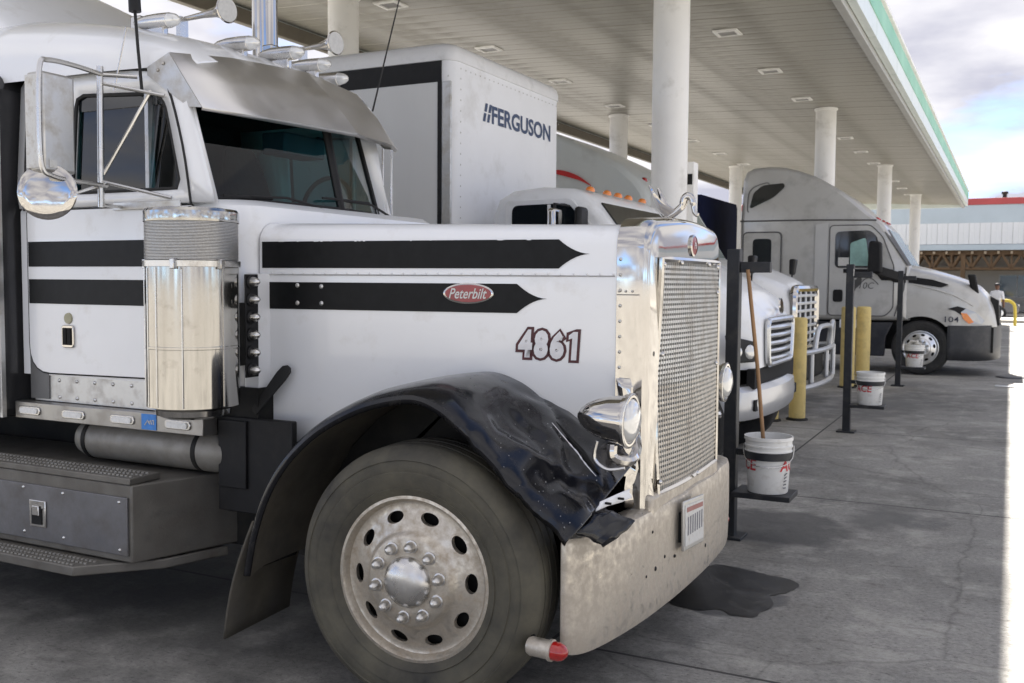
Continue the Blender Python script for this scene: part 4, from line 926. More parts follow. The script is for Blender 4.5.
    MB().tube([(-3.86+.12*math.cos(t*math.pi/12)*.5, 5.02+.22*math.sin(t*math.pi/12), 2.20+.15*math.cos(t*math.pi/12)) for t in range(24)], .014, 6, closed=True).build('steering_wheel', rubber, T)
    o = MB().lathe([(0, .02), (.06, .02), (.065, 0), (.06, -.02), (0, -.02)], (-3.72, 4.75, 2.50), (-.8, -.6, 0), 20).build('dash_fan', mat('fan_blue', (.05, .10, .15), .4), T)
    MB().box(-3.76, -3.60, 4.30, 4.66, 2.41, 2.53).build('overhead_radio', mat('radio_dark', (.03, .05, .07), .4), T, bevel=.01)
    return T
SEMI = make_semi()

# ------------------------------------------------------------------ shared truck builders
def body(prof, y0, y1, tumble=.0, zt=2.0, rnd=.07):
    """cab: side outline (x,z) carried across from y0 to y1, edges rounded, leaning in above zt"""
    cx = (min(p[0] for p in prof)+max(p[0] for p in prof))/2; cz = (min(p[1] for p in prof)+max(p[1] for p in prof))/2
    sx = (max(p[0] for p in prof)-min(p[0] for p in prof))/2; sz = (max(p[1] for p in prof)-min(p[1] for p in prof))/2
    yc = (y0+y1)/2; rg = []
    steps = [(0, 1), (.3, .5), (.65, .2), (1, .05), (1.5, 0)]
    ys = [(y0+rnd*a, rnd*i) for a, i in steps]; ys += [(y0+y1-y, i) for y, i in ys[::-1]]
    for y, ins in ys:
        rg.append([(cx+(x-cx)*(1-ins/sx), yc+(y-yc)*(1-tumble*max(0, z-zt)**1.6), cz+(z-cz)*(1-ins/sz)) for x, z in prof])
    return MB().loft(rg)
def interp(tab, x):
    for i in range(len(tab)-1):
        a, b = tab[i], tab[i+1]
        if a[0] <= x <= b[0]:
            t = (x-a[0])/(b[0]-a[0]); t2 = t
            return [a[k]+(b[k]-a[k])*t2 for k in range(1, len(a))]
    return list(tab[-1][1:]) if x > tab[-1][0] else list(tab[0][1:])
def hood_loft(tab, yc, arch=None, zb=.9, n=34, r=.16, crown=.06):
    """tab rows: x, half width, top z. arch: (x, z, radius) of the wheel opening cut out of the side"""
    rg = []; x0, x1 = tab[0][0], tab[-1][0]
    for i in range(n+1):
        x = x0+(x1-x0)*i/n; hw, zt = interp(tab, x); b = zb
        if arch and abs(x-arch[0]) < arch[2]: b = max(zb, arch[1]+math.sqrt(arch[2]**2-(x-arch[0])**2))
        rr = min(r, zt-b-.02); sec = [(hw-.004, b), (hw, b+(zt-rr-b)*.5), (hw, zt-rr)]
        sec += [(hw-rr+rr*math.cos(t*math.pi/12), zt-rr+rr*math.sin(t*math.pi/12)) for t in range(1, 7)]
        sec += [((hw-rr)*(1-t/4), zt+crown*math.sin(t/4*math.pi/2)) for t in range(1, 5)]
        full = [(-w, z) for w, z in sec]+[(w, z) for w, z in sec[-2::-1]]
        rg.append([(x, yc+w, z) for w, z in full])
    return MB().loft(rg, closed=False, cap0=False, cap1=True)
def panel(pts, y, t=.012): return MB().prism(pts, 'y', y-t, y+.004)

# ------------------------------------------------------------------ white box truck
def make_box_truck():
    T = thing('box_truck', 'white box truck with blue lettering on the box above its cab', 'truck', (-5, 9.35, 0)); YM = 9.35
    y0, y1, xf = 8.10, 10.60, -4.76
    # box with rounded front corners
    fl = [(-12.0, y0), (xf-.14, y0)]+[(xf-.14+.14*math.sin(t*math.pi/12), y0+.14-.14*math.cos(t*math.pi/12)) for t in range(1, 7)]
    fl += [(x, y0+y1-y) for x, y in fl[::-1]]
    bx = MB().loft([[(x, y, 1.05) for x, y in fl], [(x, y, 3.86) for x, y in fl]]).build('cargo_box', boxwhite, T, smooth=25)
    rg = []
    for z, ins in ((3.80, -.012), (3.86, -.012), (3.92, .0), (3.96, .04), (3.985, .10)):
        rg.append([(x-(ins if x > -6 else 0), y+(ins if y < YM else -ins), z) for x, y in fl])
    MB().loft(rg).build('roof_cap', mat('roof_rail', (.76, .76, .76), .45, .05, .05, 4, dirt=((.5, .5, .48), .22, 4)), bx, smooth=40)
    MB().box(-12, -4.915, y0-.012, y0-.002, 3.60, 3.795).build('black_band', blackpl, bx); MB().box(-4.915, -4.875, y0-.012, y0-.002, 1.1, 3.795).build('black_post', blackpl, bx)
    MB().box(-12, -4.92, y0-.006, y0-.001, 1.1, 3.598).build('side_panel', mat('side_curtain', (.66, .665, .66), .4, 0, .05, 1.2, bump=.25, bscale=1.6, stretch=(1, 1, .35)), bx)
    MB().box(-4.868, -4.775, y0-.008, y0+.02, 1.1, 3.60).build('corner_post', alum, bx, bevel=.004)
    b = MB()
    for k in range(24):
        z = 1.3+k*.102; b.dome((-4.80, y0-.008, z), (0, -1, 0), .009, .005, 6, 2); b.dome((xf, y0+.16, z), (1, 0, 0), .009, .005, 6, 2); b.dome((xf, y1-.06, z), (1, 0, 0), .009, .005, 6, 2)
    for k in range(24): b.dome((xf+.001, y0+.16+k*.096, 3.74), (1, 0, 0), .009, .005, 6, 2)
    b.build('rivet_row', alum, bx)
    lt = text_obj('lettering', 'FERGUSON', navy, bx, (xf, 9.60, 3.40), (0, 1, 0), (0, 0, 1), .185, .03, 0, width=1.42, push=.004)
    for k in range(2):
        yy = 8.70+k*.085
        for q in range(2):
            z0 = 3.31+q*.10; MB().poly([(xf+.004, yy+q*.03, z0), (xf+.004, yy+.05+q*.03, z0), (xf+.004, yy+.075+q*.03, z0+.085), (xf+.004, yy+.025+q*.03, z0+.085)]).build('logo_slash', navy, bx, smooth=0)
    # cab
    prof = [(-4.45, .95), (-4.45, 2.36), (-4.40, 2.49), (-4.25, 2.57), (-3.95, 2.60), (-3.62, 2.575), (-3.50, 2.52), (-3.42, 2.45), (-2.95, 1.90), (-2.95, .95)]
    cab = body(prof, 8.28, 10.42, .05, 1.9, .09).build('cab_body', white2, T, smooth=40)
    wn = rounded([(-4.20, 1.80), (-4.20, 2.42), (-3.62, 2.43), (-3.40, 2.16), (-3.28, 1.80)], .07)
    dr = MB().prism([(x, z) for x, z in rounded([(-4.28, 1.0), (-4.28, 2.47), (-3.6, 2.48), (-3.38, 2.2), (-3.2, 1.78), (-3.2, 1.0)], .06)], 'y', 8.268, 8.30).build('door', white2, T, bevel=.006)
    MB().prism(wn, 'y', 8.258, 8.275).build('window_pane', darkglass, dr)
    MB().box(-3.83, -3.80, 8.25, 8.26, 1.82, 2.42).build('window_bar', white2, dr)
    # windscreen on the slope
    def sl(t, y, d=.014): 
        x = -3.42+.47*t; z = 2.45-.55*t; return (x+d*.76, y, z+d*.65)
    ws = [sl(.02, 8.52), sl(.92, 8.40), sl(.92, 10.30), sl(.02, 10.18)]
    MB().loft([[sl(.02, 8.52, -.01), sl(.92, 8.40, -.01), sl(.92, 10.30, -.01), sl(.02, 10.18, -.01)], ws]).build('windscreen', darkglass, T, bevel=.004)
    MB().loft([[(-3.45, 10.40, 2.46), (-2.97, 10.40, 1.9), (-3.3, 10.425, 1.85), (-3.6, 10.40, 2.4)], [(-3.45, 10.43, 2.46), (-2.97, 10.43, 1.9), (-3.3, 10.45, 1.85), (-3.6, 10.43, 2.4)]]).build('window_pane', darkglass, T)
    for y in (8.62, 9.05, 9.35, 9.65, 10.08):
        o = MB().lathe([(.045, 0), (.046, .015), (.036, .034), (.015, .045), (0, .045)], (-3.56, y, 2.565), (.25, 0, 1), 14).build('roof_marker', amber, T)
    # hood, grille, lamps, bumper
    hood_loft([(-3.0, .98, 1.96), (-2.6, .97, 1.84), (-2.3, .93, 1.70), (-2.1, .84, 1.58), (-2.0, .74, 1.46), (-1.95, .66, 1.40)], YM, (-2.62, .5, .58), .95, r=.2).build('hood', white2, T, smooth=45)
    fr = MB().loft([[(-1.96, y, z) for y, z in rounded([(8.86, .98), (9.84, .98), (9.89, 1.37), (8.81, 1.37)], .07)], [(-1.91, y, z) for y, z in rounded([(8.90, 1.01), (9.80, 1.01), (9.85, 1.34), (8.85, 1.34)], .07)]]).build('grille', darkbox, T)
    for k in range(5):
        z = 1.03+k*.070; w = .46+.010*k
        MB().tube([(-1.925+.035*math.cos(t/8*math.pi-math.pi/2), YM-w+2*w*t/8, z) for t in range(9)], .024, 8).build('grille_bar', mat('grille_silver', (.60, .61, .62), .25, .8), fr)
    lp = rounded([(8.85, .98), (9.85, .98), (9.90, 1.38), (8.80, 1.38)], .08); MB().tube([(-1.915, y, z) for y, z in lp], .028, 8, closed=True).build('grille_frame', mat('grille_silver', (.6, .61, .62), .25, .8), fr)
    MB().lathe([(0, .015), (.07, .015), (.075, 0)], (-1.92, YM, 1.50), (1, 0, .1), 24).build('front_badge', chrome, T)
    for y, s in ((8.45, 1), (10.25, -1)):
        o = MB().loft([[(-2.16, y-.20*s, 1.27), (-1.99, y+.12*s, 1.20), (-1.985, y+.12*s, 1.02), (-2.12, y-.2*s, 1.02)], [(-2.11, y-.21*s, 1.26), (-1.955, y+.11*s, 1.20), (-1.945, y+.11*s, 1.03), (-2.08, y-.21*s, 1.03)]]).build('headlight', blackpl, T, bevel=.01)
        MB().dome((-1.99, y+.02*s, 1.115), (1, -.5*s, 0), .065, .03, 16, 4).build('lens', lensclear, o); MB().dome((-2.06, y-.12*s, 1.12), (1, -.6*s, 0), .05, .025, 16, 4).build('lens', lensclear, o)
    pl_ = smooth_path([(-2.35, 8.22, 0), (-2.12, 8.25, 0), (-1.98, 8.40, 0), (-1.90, 8.8, 0), (-1.875, 9.35, 0), (-1.90, 9.9, 0), (-1.98, 10.3, 0), (-2.12, 10.45, 0), (-2.35, 10.48, 0)], 4)
    bm_ = MB().loft([[p+Vector((d, 0, z)) for d, z in ((-.10, .53), (-.02, .53), (0, .56), (.012, .66), (0, .77), (-.05, .81), (-.15, .81))] for p in pl_], closed=False, cap0=False, cap1=False).build('front_bumper', mat('silver_bumper', (.52, .53, .55), .3, .5, .05, 3, coat=.3), T, solid=.01)
    MB().box(-2.02, -1.95, 8.5, 10.2, .79, .96).build('bumper_gap', darkbox, T)
    for y in (8.62, 10.12): MB().prism(rounded([(y-.17, .60), (y+.15, .60), (y+.15, .70), (y-.17, .70)], .03), 'x', -1.985, -1.928).build('fog_light_opening', darkbox, bm_)
    # mirrors
    mh = MB().box(-3.66, -3.58, 7.86, 8.05, 1.95, 2.36).build('mirror', chrome, T, bevel=.03, seg=3)
    MB().tube([(-3.62, 8.28, 2.40), (-3.62, 7.95, 2.40), (-3.62, 7.95, 1.92), (-3.60, 8.28, 1.88)], .015, 8).build('bracket', blackpl, mh)
    MB().box(-3.47, -3.40, 8.02, 8.22, 2.0, 2.38).build('mirror', blackpl, T, bevel=.04, seg=3)
    # running gear
    for x in (-2.62, -9.6):
        wheel(T, (x, 8.24, .50), sc=.94, lugs=False, tyr=tyredk); wheel(T, (x, 10.46, .50), flip=True, sc=.94, lugs=False, tyr=tyredk)
    MB().box(-11.8, -2.2, 8.9, 9.8, .55, .95).build('frame_rail', chassis, T)
make_box_truck()

# ------------------------------------------------------------------ white semi with tall roof fairing
def make_white_semi():
    YM = 14.25; T = thing('semi_truck', 'white semi truck with red swoosh and brush guard, third in the row', 'truck', (-4, YM, 0))
    prof = [(-7.1, 1.0), (-7.1, 3.98), (-6.9, 4.06), (-6.6, 4.07), (-6.2, 3.95), (-5.87, 3.82), (-5.4, 3.60), (-4.95, 3.37), (-4.68, 3.14), (-4.56, 2.98), (-4.50, 2.85), (-4.0, 2.05), (-4.0, 1.0)]
    body(prof, 13.0, 15.5, .02, 2.2, .12).build('cab_body', mat('pale_white_paint', (.60, .63, .62), .4, 0, .03, 2, dirt=((.45, .46, .45), .3, 2), coat=.4), T, smooth=40)
    b = MB(); top = smooth_path([(-6.4, 0, 3.22), (-6.0, 0, 3.31), (-5.8, 0, 3.31), (-5.55, 0, 3.22), (-5.35, 0, 3.08)], 6); n = len(top)
    lo = [p+Vector((0, 0, -.015-.085*math.sin(i/(n-1)*math.pi)**1.5*(.4+.6*i/n))) for i, p in enumerate(top)]
    b.loft([[(p.x, 12.993, p.z) for p in top], [(p.x, 12.993, p.z) for p in lo]], closed=False, cap0=False, cap1=False).build('swoosh_decal', redpaint, T, smooth=0, recalc=False)
    def sl(t, y, d=.012): return (-4.50+.5*t+d*.85, y, 2.85-.80*t+d*.53)
    MB().loft([[sl(.05, 13.3, -.01), sl(.95, 13.2, -.01), sl(.95, 15.3, -.01), sl(.05, 15.2, -.01)], [sl(.05, 13.3), sl(.95, 13.2), sl(.95, 15.3), sl(.05, 15.2)]]).build('windscreen', mat('teal_glass', (.05, .11, .11), .05, 0, .1, 3, coat=.6), T)
    MB().prism(rounded([(-5.5, 2.05), (-5.5, 2.75), (-4.8, 2.75), (-4.4, 2.1)], .08), 'y', 12.985, 13.01).build('window_pane', darkglass, T)
    for y in (13.45, 13.9, 14.25, 14.6, 15.05): MB().dome((-4.72, y, 3.17), (.5, 0, .9), .05, .04, 12, 3).build('roof_marker', redlens if y < 13.5 else amber, T)
    hd = hood_loft([(-4.05, 1.15, 2.05), (-3.5, 1.12, 1.95), (-3.1, 1.05, 1.86), (-2.85, .97, 1.76), (-2.70, .90, 1.68), (-2.60, .84, 1.56)], YM, (-3.35, .5, .6), .85, r=.22).build('hood', white2, T, smooth=45)
    b = MB(); pts = [(-3.42, 1.66), (-3.25, 1.70), (-3.12, 1.66), (-2.95, 1.58)]
    MB().tube([(x, YM-interp([(-4.05, 1.15), (-3.5, 1.12), (-3.1, 1.05), (-2.85, .97)], x)[0]-.002, z) for x, z in pts], [.012, .02, .016, .004], 6).build('hood_swoosh', redpaint, hd)
    gr = MB().prism(rounded([(13.45, .82), (15.05, .82), (15.05, 1.62), (13.45, 1.62)], .1), 'x', -2.65, -2.585).build('grille', darkbox, T)
    MB().tube([(-2.585, y, z) for y, z in rounded([(13.43, .80), (15.07, .80), (15.07, 1.64), (13.43, 1.64)], .13)], .055, 8, closed=True).build('grille_frame', chrome, gr)
    for k in range(7):
        z = .90+k*.107; MB().box(-2.59, -2.555, 13.45, 15.05, z-.02, z+.02).build('grille_bar', mat('grille_white', (.62, .63, .64), .35, .4), gr, bevel=.008)
    for k in range(1, 4):
        y = 13.45+1.6*k/4; MB().box(-2.595, -2.565, y-.035, y+.035, .84, 1.60).build('grille_post', mat('grille_white', (.62, .63, .64), .35, .4), gr, bevel=.008)
    MB().box(-2.75, -2.50, 13.1, 15.4, .34, .78).build('front_bumper', chassis, T, bevel=.05, seg=3)
    # tubular brush guard
    gm_ = mat('guard_tube', (.55, .56, .57), .35, .5, .05, 6); G = T
    def tb(p, r=.035, nm='guard_tube'): MB().tube(smooth_path(p, 5) if len(p) > 2 else p, r, 8).build(nm, gm_, G)
    tb([(-2.65, 12.95, .78), (-2.38, 13.1, .80), (-2.28, 14.25, .80), (-2.38, 15.4, .80), (-2.65, 15.55, .78)])
    tb([(-2.65, 12.95, .36), (-2.38, 13.1, .34), (-2.28, 14.25, .34), (-2.38, 15.4, .34), (-2.65, 15.55, .36)])
    for y in (13.05, 13.65, 14.85, 15.45): tb([(-2.37, y, .34), (-2.37, y, .80)])
    tb([(-2.33, 13.65, .80), (-2.31, 13.75, 1.08), (-2.31, 14.25, 1.12), (-2.31, 14.75, 1.08), (-2.33, 14.85, .80)])
    tb([(-2.37, 15.0, .80), (-2.35, 15.1, 1.10), (-2.37, 15.4, 1.12), (-2.40, 15.5, .80)])
    for x, y in ((-3.10, 13.12), (-2.98, 15.25)):
        MB().tube([(x, y+.05 if y < YM else y-.05, 1.70), (x+.03, y, 1.95)], .014, 6).build('mirror_stalk', blackpl, T)
        MB().loft([[(x-.02, y-.09, 1.84), (x+.05, y-.09, 1.84), (x+.05, y+.09, 1.84), (x-.02, y+.09, 1.84)], [(x-.02, y-.11, 2.08), (x+.08, y-.11, 2.08), (x+.08, y+.11, 2.08), (x-.02, y+.11, 2.08)]]).build('hood_mirror', blackpl, T, bevel=.03, seg=3)
    for x in (-3.35, -8.0): wheel(T, (x, 13.1, .51), sc=.95, lugs=False, tyr=tyredk); wheel(T, (x, 15.4, .51), flip=True, sc=.95, lugs=False, tyr=tyredk)
    MB().box(-8.8, -2.9, 13.8, 14.7, .55, .98).build('frame_rail', chassis, T)
make_white_semi()

# ------------------------------------------------------------------ grey semi
def make_grey_semi():
    y0, y1 = 19.9, 22.35; YM = (y0+y1)/2; T = thing('semi_truck', 'grey aerodynamic sleeper semi truck numbered 104 with black bumper', 'truck', (-2.5, YM, 0))
    prof = [(-4.92, .98), (-4.94, 2.95), (-4.90, 3.80), (-4.84, 3.96), (-4.7, 4.03), (-4.4, 4.045), (-4.1, 4.02), (-3.8, 3.94), (-3.5, 3.82), (-3.25, 3.68), (-3.0, 3.52), (-2.75, 3.32), (-2.5, 3.10), (-2.3, 2.94), (-2.2, 2.86), (-2.16, 2.80), (-1.70, 2.04), (-1.70, 1.02)]
    def ty(z): return YM+(y0-YM)*(1-.016*max(0, z-2.2)**1.6)          # where the leaning side stands at height z
    body(prof, y0, y1, .016, 2.2, .10).build('cab_body', grayp, T, smooth=40)
    def lean(pts, nm, m, t=.012, par=T, n0=.0):
        c = [(x, ty(z), z) for x, z in pts]
        return MB().loft([[(x, y+.02, z) for x, y, z in c], [(x, y-t-n0, z) for x, y, z in c]]).build(nm, m, par, smooth=0)
    def line(pts, r=.012, nm='seam', par=T): return MB().tube([(x, ty(z)-.002, z) for x, z in pts], r, 5).build(nm, grayd, par)
    line([(-4.93, 2.96), (-3.4, 2.955), (-2.32, 2.93)], .016)
    lean(rounded([(-4.75, 3.20), (-4.68, 3.52), (-4.50, 3.67), (-4.08, 3.70), (-4.06, 3.62), (-4.28, 3.42)], .07), 'roof_window', darkglass)
    line(rounded([(-4.80, 3.05), (-4.78, 3.62), (-4.3, 3.76)], .2)[2:], .01)
    fw_ = lean(rounded([(-4.86, 1.75), (-4.86, 2.73), (-4.10, 2.73), (-4.10, 1.75)], .1), 'sleeper_hatch', grayp)
    lp = rounded([(-4.86, 1.75), (-4.86, 2.73), (-4.10, 2.73), (-4.10, 1.75)], .1); MB().tube([(x, ty(z)-.012, z) for x, z in lp], .016, 5, closed=True).build('hatch_seal', grayd, fw_)
    lean(rounded([(-4.66, 1.95), (-4.66, 2.60), (-4.29, 2.60), (-4.29, 1.95)], .08), 'sleeper_window', darkglass, .02, fw_)
    lean([(-3.44, 1.10), (-3.44, 2.86), (-3.20, 2.90), (-3.20, 1.10)], 'side_extender', mat('pale_panel', (.52, .52, .51), .35, .1, .05, 3), .03)
    dl = rounded([(-3.17, 1.10), (-3.17, 2.84), (-2.42, 2.84), (-2.20, 2.62), (-1.98, 2.05), (-1.98, 1.25), (-2.12, 1.10)], .08)
    dr = lean(dl, 'door', grayp, .014); MB().tube([(x, ty(z)-.012, z) for x, z in dl], .012, 5, closed=True).build('door_seal', grayd, dr)
    wl = rounded([(-3.06, 2.02), (-3.06, 2.72), (-2.42, 2.74), (-2.28, 2.60), (-2.26, 2.02)], .10)
    wi = lean(wl, 'window_pane', darkglass, .022, dr)
    lean(rounded([(-2.78, 2.06), (-2.78, 2.50), (-2.5, 2.60), (-2.42, 2.06)], .05), 'window_light_patch', mat('light_patch_teal', (.30, .50, .46), .5, 0, .2, 6), .024, wi)  # pale teal panel painting the light seen through the solid dark window
    lean([(-3.0, 2.06), (-3.0, 2.22), (-2.8, 2.22), (-2.8, 2.06)], 'papers', plate_w, .0245, wi)
    lean(rounded([(-3.08, 1.36), (-3.08, 1.60), (-2.90, 1.60), (-2.90, 1.36)], .05), 'door_handle', blackpl, .03, dr)
    # door emblem
    lean([(-2.80, 1.62), (-2.76, 1.78), (-2.66, 1.80), (-2.60, 1.90), (-2.55, 1.80), (-2.58, 1.70), (-2.66, 1.62), (-2.70, 1.52), (-2.74, 1.60)], 'emblem', mat('emblem_grey', (.07, .07, .07), .6), .017, dr)
    text_obj('emblem_lettering', '10C', mat('emblem_grey', (.07, .07, .07), .6), dr, (-2.46, ty(1.7)-.018, 1.68), (1, 0, 0), (0, 0, 1), .12, -.005, .2, push=.002)
    MB().tube([(-2.6+.35*t/8, ty(1.8)-.018, 1.70+.13*math.sin(t/8*math.pi)) for t in range(9)], .008, 4).build('emblem_arc', mat('emblem_grey', (.07, .07, .07), .6), dr)
    # windscreen
    def sl(t, y, d=.014): return (-2.16+.46*t+d*.85, y, 2.80-.76*t+d*.52)
    MB().loft([[sl(.06, y0+.28, -.01), sl(.95, y0+.10, -.01), sl(.95, y1-.10, -.01), sl(.06, y1-.28, -.01)], [sl(.06, y0+.28), sl(.95, y0+.10), sl(.95, y1-.10), sl(.06, y1-.28)]]).build('windscreen', mat('glass_sky_reflection', (.16, .26, .28), .25, 0, .1, 3, spec=.3), T)  # pale sky reflection put into the glass base colour
    MB().loft([[(-2.17, y0+.03, 2.70), (-1.74, y0+.01, 2.06), (-1.70, y0+.06, 2.06), (-2.13, y0+.22, 2.74)], [(-2.16, y0+.0, 2.70), (-1.73, y0-.015, 2.06), (-1.68, y0+.05, 2.07), (-2.11, y0+.2, 2.76)]]).build('pillar_trim', grayd, T)
    for y in (20.15, 20.4, 21.12, 21.8, 22.1): MB().dome((-2.33, y, 2.965), (.4, 0, .9), .045, .035, 12, 3).build('roof_marker', redlens, T)
    # hood
    W = (-1.48, .51)
    tab = [(-1.76, 1.19, 2.05), (-1.35, 1.20, 1.95), (-.95, 1.20, 1.83), (-.70, 1.17, 1.74), (-.50, 1.10, 1.63), (-.36, 1.00, 1.48), (-.27, .90, 1.30), (-.22, .84, 1.12), (-.20, .80, .95)]
    hd = hood_loft(tab, YM, (W[0], W[1], .60), .93, 44, .28, .05).build('hood', grayp, T, smooth=45)
    def hy(x, z): return YM-interp(tab, x)[0]-.006
    def hdec(pts, nm, m, d=.0, t=.01): return MB().loft([[(x, hy(x, z)+.02, z) for x, z in pts], [(x, hy(x, z)-d-t, z) for x, z in pts]]).build(nm, m, hd, smooth=0)
    hdec([(-1.72, 1.74), (-1.72, 1.86), (-1.3, 1.80), (-1.02, 1.71), (-1.15, 1.655), (-1.45, 1.70)], 'hood_vent', blackpl)
    hdec([(-.95, 1.24), (-.80, 1.30), (-.55, 1.20), (-.40, 1.05), (-.45, .98), (-.62, .99), (-.75, 1.12)], 'headlight', mat('lamp_pale', (.45, .47, .50), .15, .2, .1, 8, coat=.8), .0, .016)
    hdec([(-1.02, 1.26), (-.86, 1.31), (-.72, 1.27), (-.80, 1.20), (-.78, 1.14), (-.90, 1.22)], 'headlight_cover', blackpl, .0, .022)
    hdec([(-.80, 1.19), (-.70, 1.18), (-.58, 1.02), (-.66, .99), (-.76, 1.08)], 'turn_signal', amber, .0, .024)
    text_obj('number', '104', ink, hd, (-.95, hy(-.95, 1.06)-.008, 1.065), (1, 0, 0), (0, 0, 1), .105, .004, 0, width=.24, push=.003)
    MB().tube([(x, hy(x, 1)-.004, z) for x, z in ((-1.66, 1.72), (-1.2, 1.60), (-.9, 1.5), (-.6, 1.32))], .012, 5).build('hood_crease', grayp, hd)
    line([(-1.95, 1.1), (-1.90, 1.3), (-1.80, 1.6), (-1.76, 2.03)], .014)
    # black bumper and lower fairings
    pl_ = smooth_path([(-1.02, 19.93, 0), (-.6, 19.97, 0), (-.34, 20.14, 0), (-.20, 20.5, 0), (-.14, 21.12, 0), (-.20, 21.75, 0), (-.34, 22.1, 0), (-.6, 22.28, 0), (-1.02, 22.32, 0)], 5)
    darkbm = mat('dark_grey_bumper', (.035, .037, .042), .5, 0, .15, 4, dirt=((.08, .08, .08), .3, 5))
    MB().loft([[p+Vector((0, 0, z+(.05*max(0, (p.x+.5))))) for z in (.30, .55, .75, .93, .95)] for p in pl_], closed=False, cap0=False, cap1=False).build('front_bumper', darkbm, T, solid=.02)
    MB().prism([(-1.0, .40), (-.25, .45), (-.25, .92), (-1.0, .92)], 'y', 20.2, 22.1).build('bumper_core', darkbox, T)
    MB().prism([(-.30, .95), (-.16, .95), (-.19, 1.42), (-.33, 1.50)], 'y', 20.5, 21.75).build('grille', blackpl, T)
    MB().prism([(-4.9, .33), (-2.12, .33), (-2.10, .7), (-1.98, .98), (-4.9, .98)], 'y', 19.95, 20.05).build('side_fairing', mat('fairing_dark', (.022, .024, .032), .4, 0, .2, 3, dirt=((.06, .06, .06), .3, 4)), T, bevel=.02)
    MB().box(-2.95, -2.45, 19.93, 19.948, .86, 1.02).build('step_plate', boxwhite, T)
    MB().box(-4.9, -1.0, 20.3, 22.0, .45, 1.0).build('frame_rail', chassis, T)
    # mirrors
    mh = MB().prism(rounded([(-2.40, 1.92), (-2.38, 2.52), (-2.16, 2.50), (-2.14, 1.90)], .07), 'y', 19.36, 19.56).build('mirror', blackpl, T, bevel=.04, seg=3)
    MB().loft([[(-2.28, 19.55, 1.90), (-1.95, 19.88, 1.74), (-1.95, 19.88, 1.86), (-2.28, 19.55, 2.02)], [(-2.20, 19.55, 1.90), (-1.76, 19.88, 1.74), (-1.76, 19.88, 1.90), (-2.20, 19.55, 2.05)]]).build('mirror_arm', blackpl, mh)
    lean([(-2.90, 1.92), (-2.90, 2.0), (-2.0, 1.99), (-1.95, 1.78), (-2.2, 1.78), (-2.3, 1.92)], 'belt_trim', blackpl, .02)
    MB().loft([[(-.62, 20.1, 1.50), (-.50, 20.1, 1.48), (-.50, 20.2, 1.48), (-.62, 20.2, 1.50)], [(-.72, 20.0, 1.90), (-.58, 20.0, 1.90), (-.58, 20.16, 1.90), (-.72, 20.16, 1.90)]]).build('hood_mirror', blackpl, T, bevel=.03, seg=3)
    wheel(T, (W[0], 19.96, .515), rimm=cleanal, tyr=tyredk, sc=.97, lugs=True, hub=chrome); wheel(T, (W[0], 22.3, .515), flip=True, rimm=cleanal, tyr=tyredk, sc=.97, lugs=False)
    MB().prism([(W[0]+.62*math.cos(t*math.pi/12), W[1]+.60*math.sin(t*math.pi/12)) for t in range(13)], 'y', 20.32, 20.36).build('wheel_housing', chassis, T)
    wheel(T, (-6.5, 20.0, .515), rimm=cleanal, tyr=tyredk, sc=.97, lugs=False)
    MB().box(-7.2, -4.9, 20.7, 21.5, .55, .95).build('frame_rail', chassis, T)
    # low tarped trailer behind it
    L = thing('trailer', 'dark blue tarped trailer behind the grey sleeper cab', 'trailer', (-9, 20.9, 0))
    o = MB().loft([[(-5.62, 19.35, 1.25), (-5.62, 22.4, 1.25), (-5.62, 22.4, 3.40), (-5.62, 22.3, 3.49), (-5.62, 19.45, 3.49), (-5.62, 19.35, 3.40)], [(-17, 19.35, 1.25), (-17, 22.4, 1.25), (-17, 22.4, 3.40), (-17, 22.3, 3.49), (-17, 19.45, 3.49), (-17, 19.35, 3.40)]]).build('tarp', tarp, L)
    MB().box(-17, -5.6, 19.4, 22.35, 1.05, 1.245).build('deck', chassis, L)
    for x in (-14.5, -15.8): wheel(L, (x, 19.5, .515), sc=.97, lugs=False, tyr=tyredk); wheel(L, (x, 22.25, .515), flip=True, sc=.97, lugs=False, tyr=tyredk)
make_grey_semi()

# ------------------------------------------------------------------ posts, buckets, bollards
def curved_text(s, m, parent, c, r0, r1, zmid, ang, size, h):
    """lettering wrapped round a tapered bucket: radius r0 at the bottom, r1 at the top (height h)"""
    cu = bpy.data.curves.new('t', 'FONT'); cu.body = s; cu.size = size; cu.offset = .002; cu.shear = .1; cu.align_x = 'CENTER'; cu.align_y = 'CENTER'; cu.resolution_u = 2
    to = bpy.data.objects.new('t', cu); COL.objects.link(to); dg = bpy.context.evaluated_depsgraph_get(); me = bpy.data.meshes.new_from_object(to.evaluated_get(dg)); bpy.data.objects.remove(to)
    bm = bmesh.new(); bm.from_mesh(me); bmesh.ops.triangulate(bm, faces=bm.faces); bmesh.ops.subdivide_edges(bm, edges=[e for e in bm.edges if e.calc_length() > .04], cuts=2)
    base = wloc(parent)
    for v in bm.verts:
        z = zmid+v.co.y; r = r0+(r1-r0)*(z/h)+.0025; a = ang+v.co.x/((r0+r1)/2); v.co = Vector(c)+Vector((r*math.cos(a), r*math.sin(a), z))-base
    bm.to_mesh(me); bm.free(); me.materials.clear(); me.materials.append(m)
    ob = bpy.data.objects.new('lettering', me); COL.objects.link(ob); ob.parent = parent
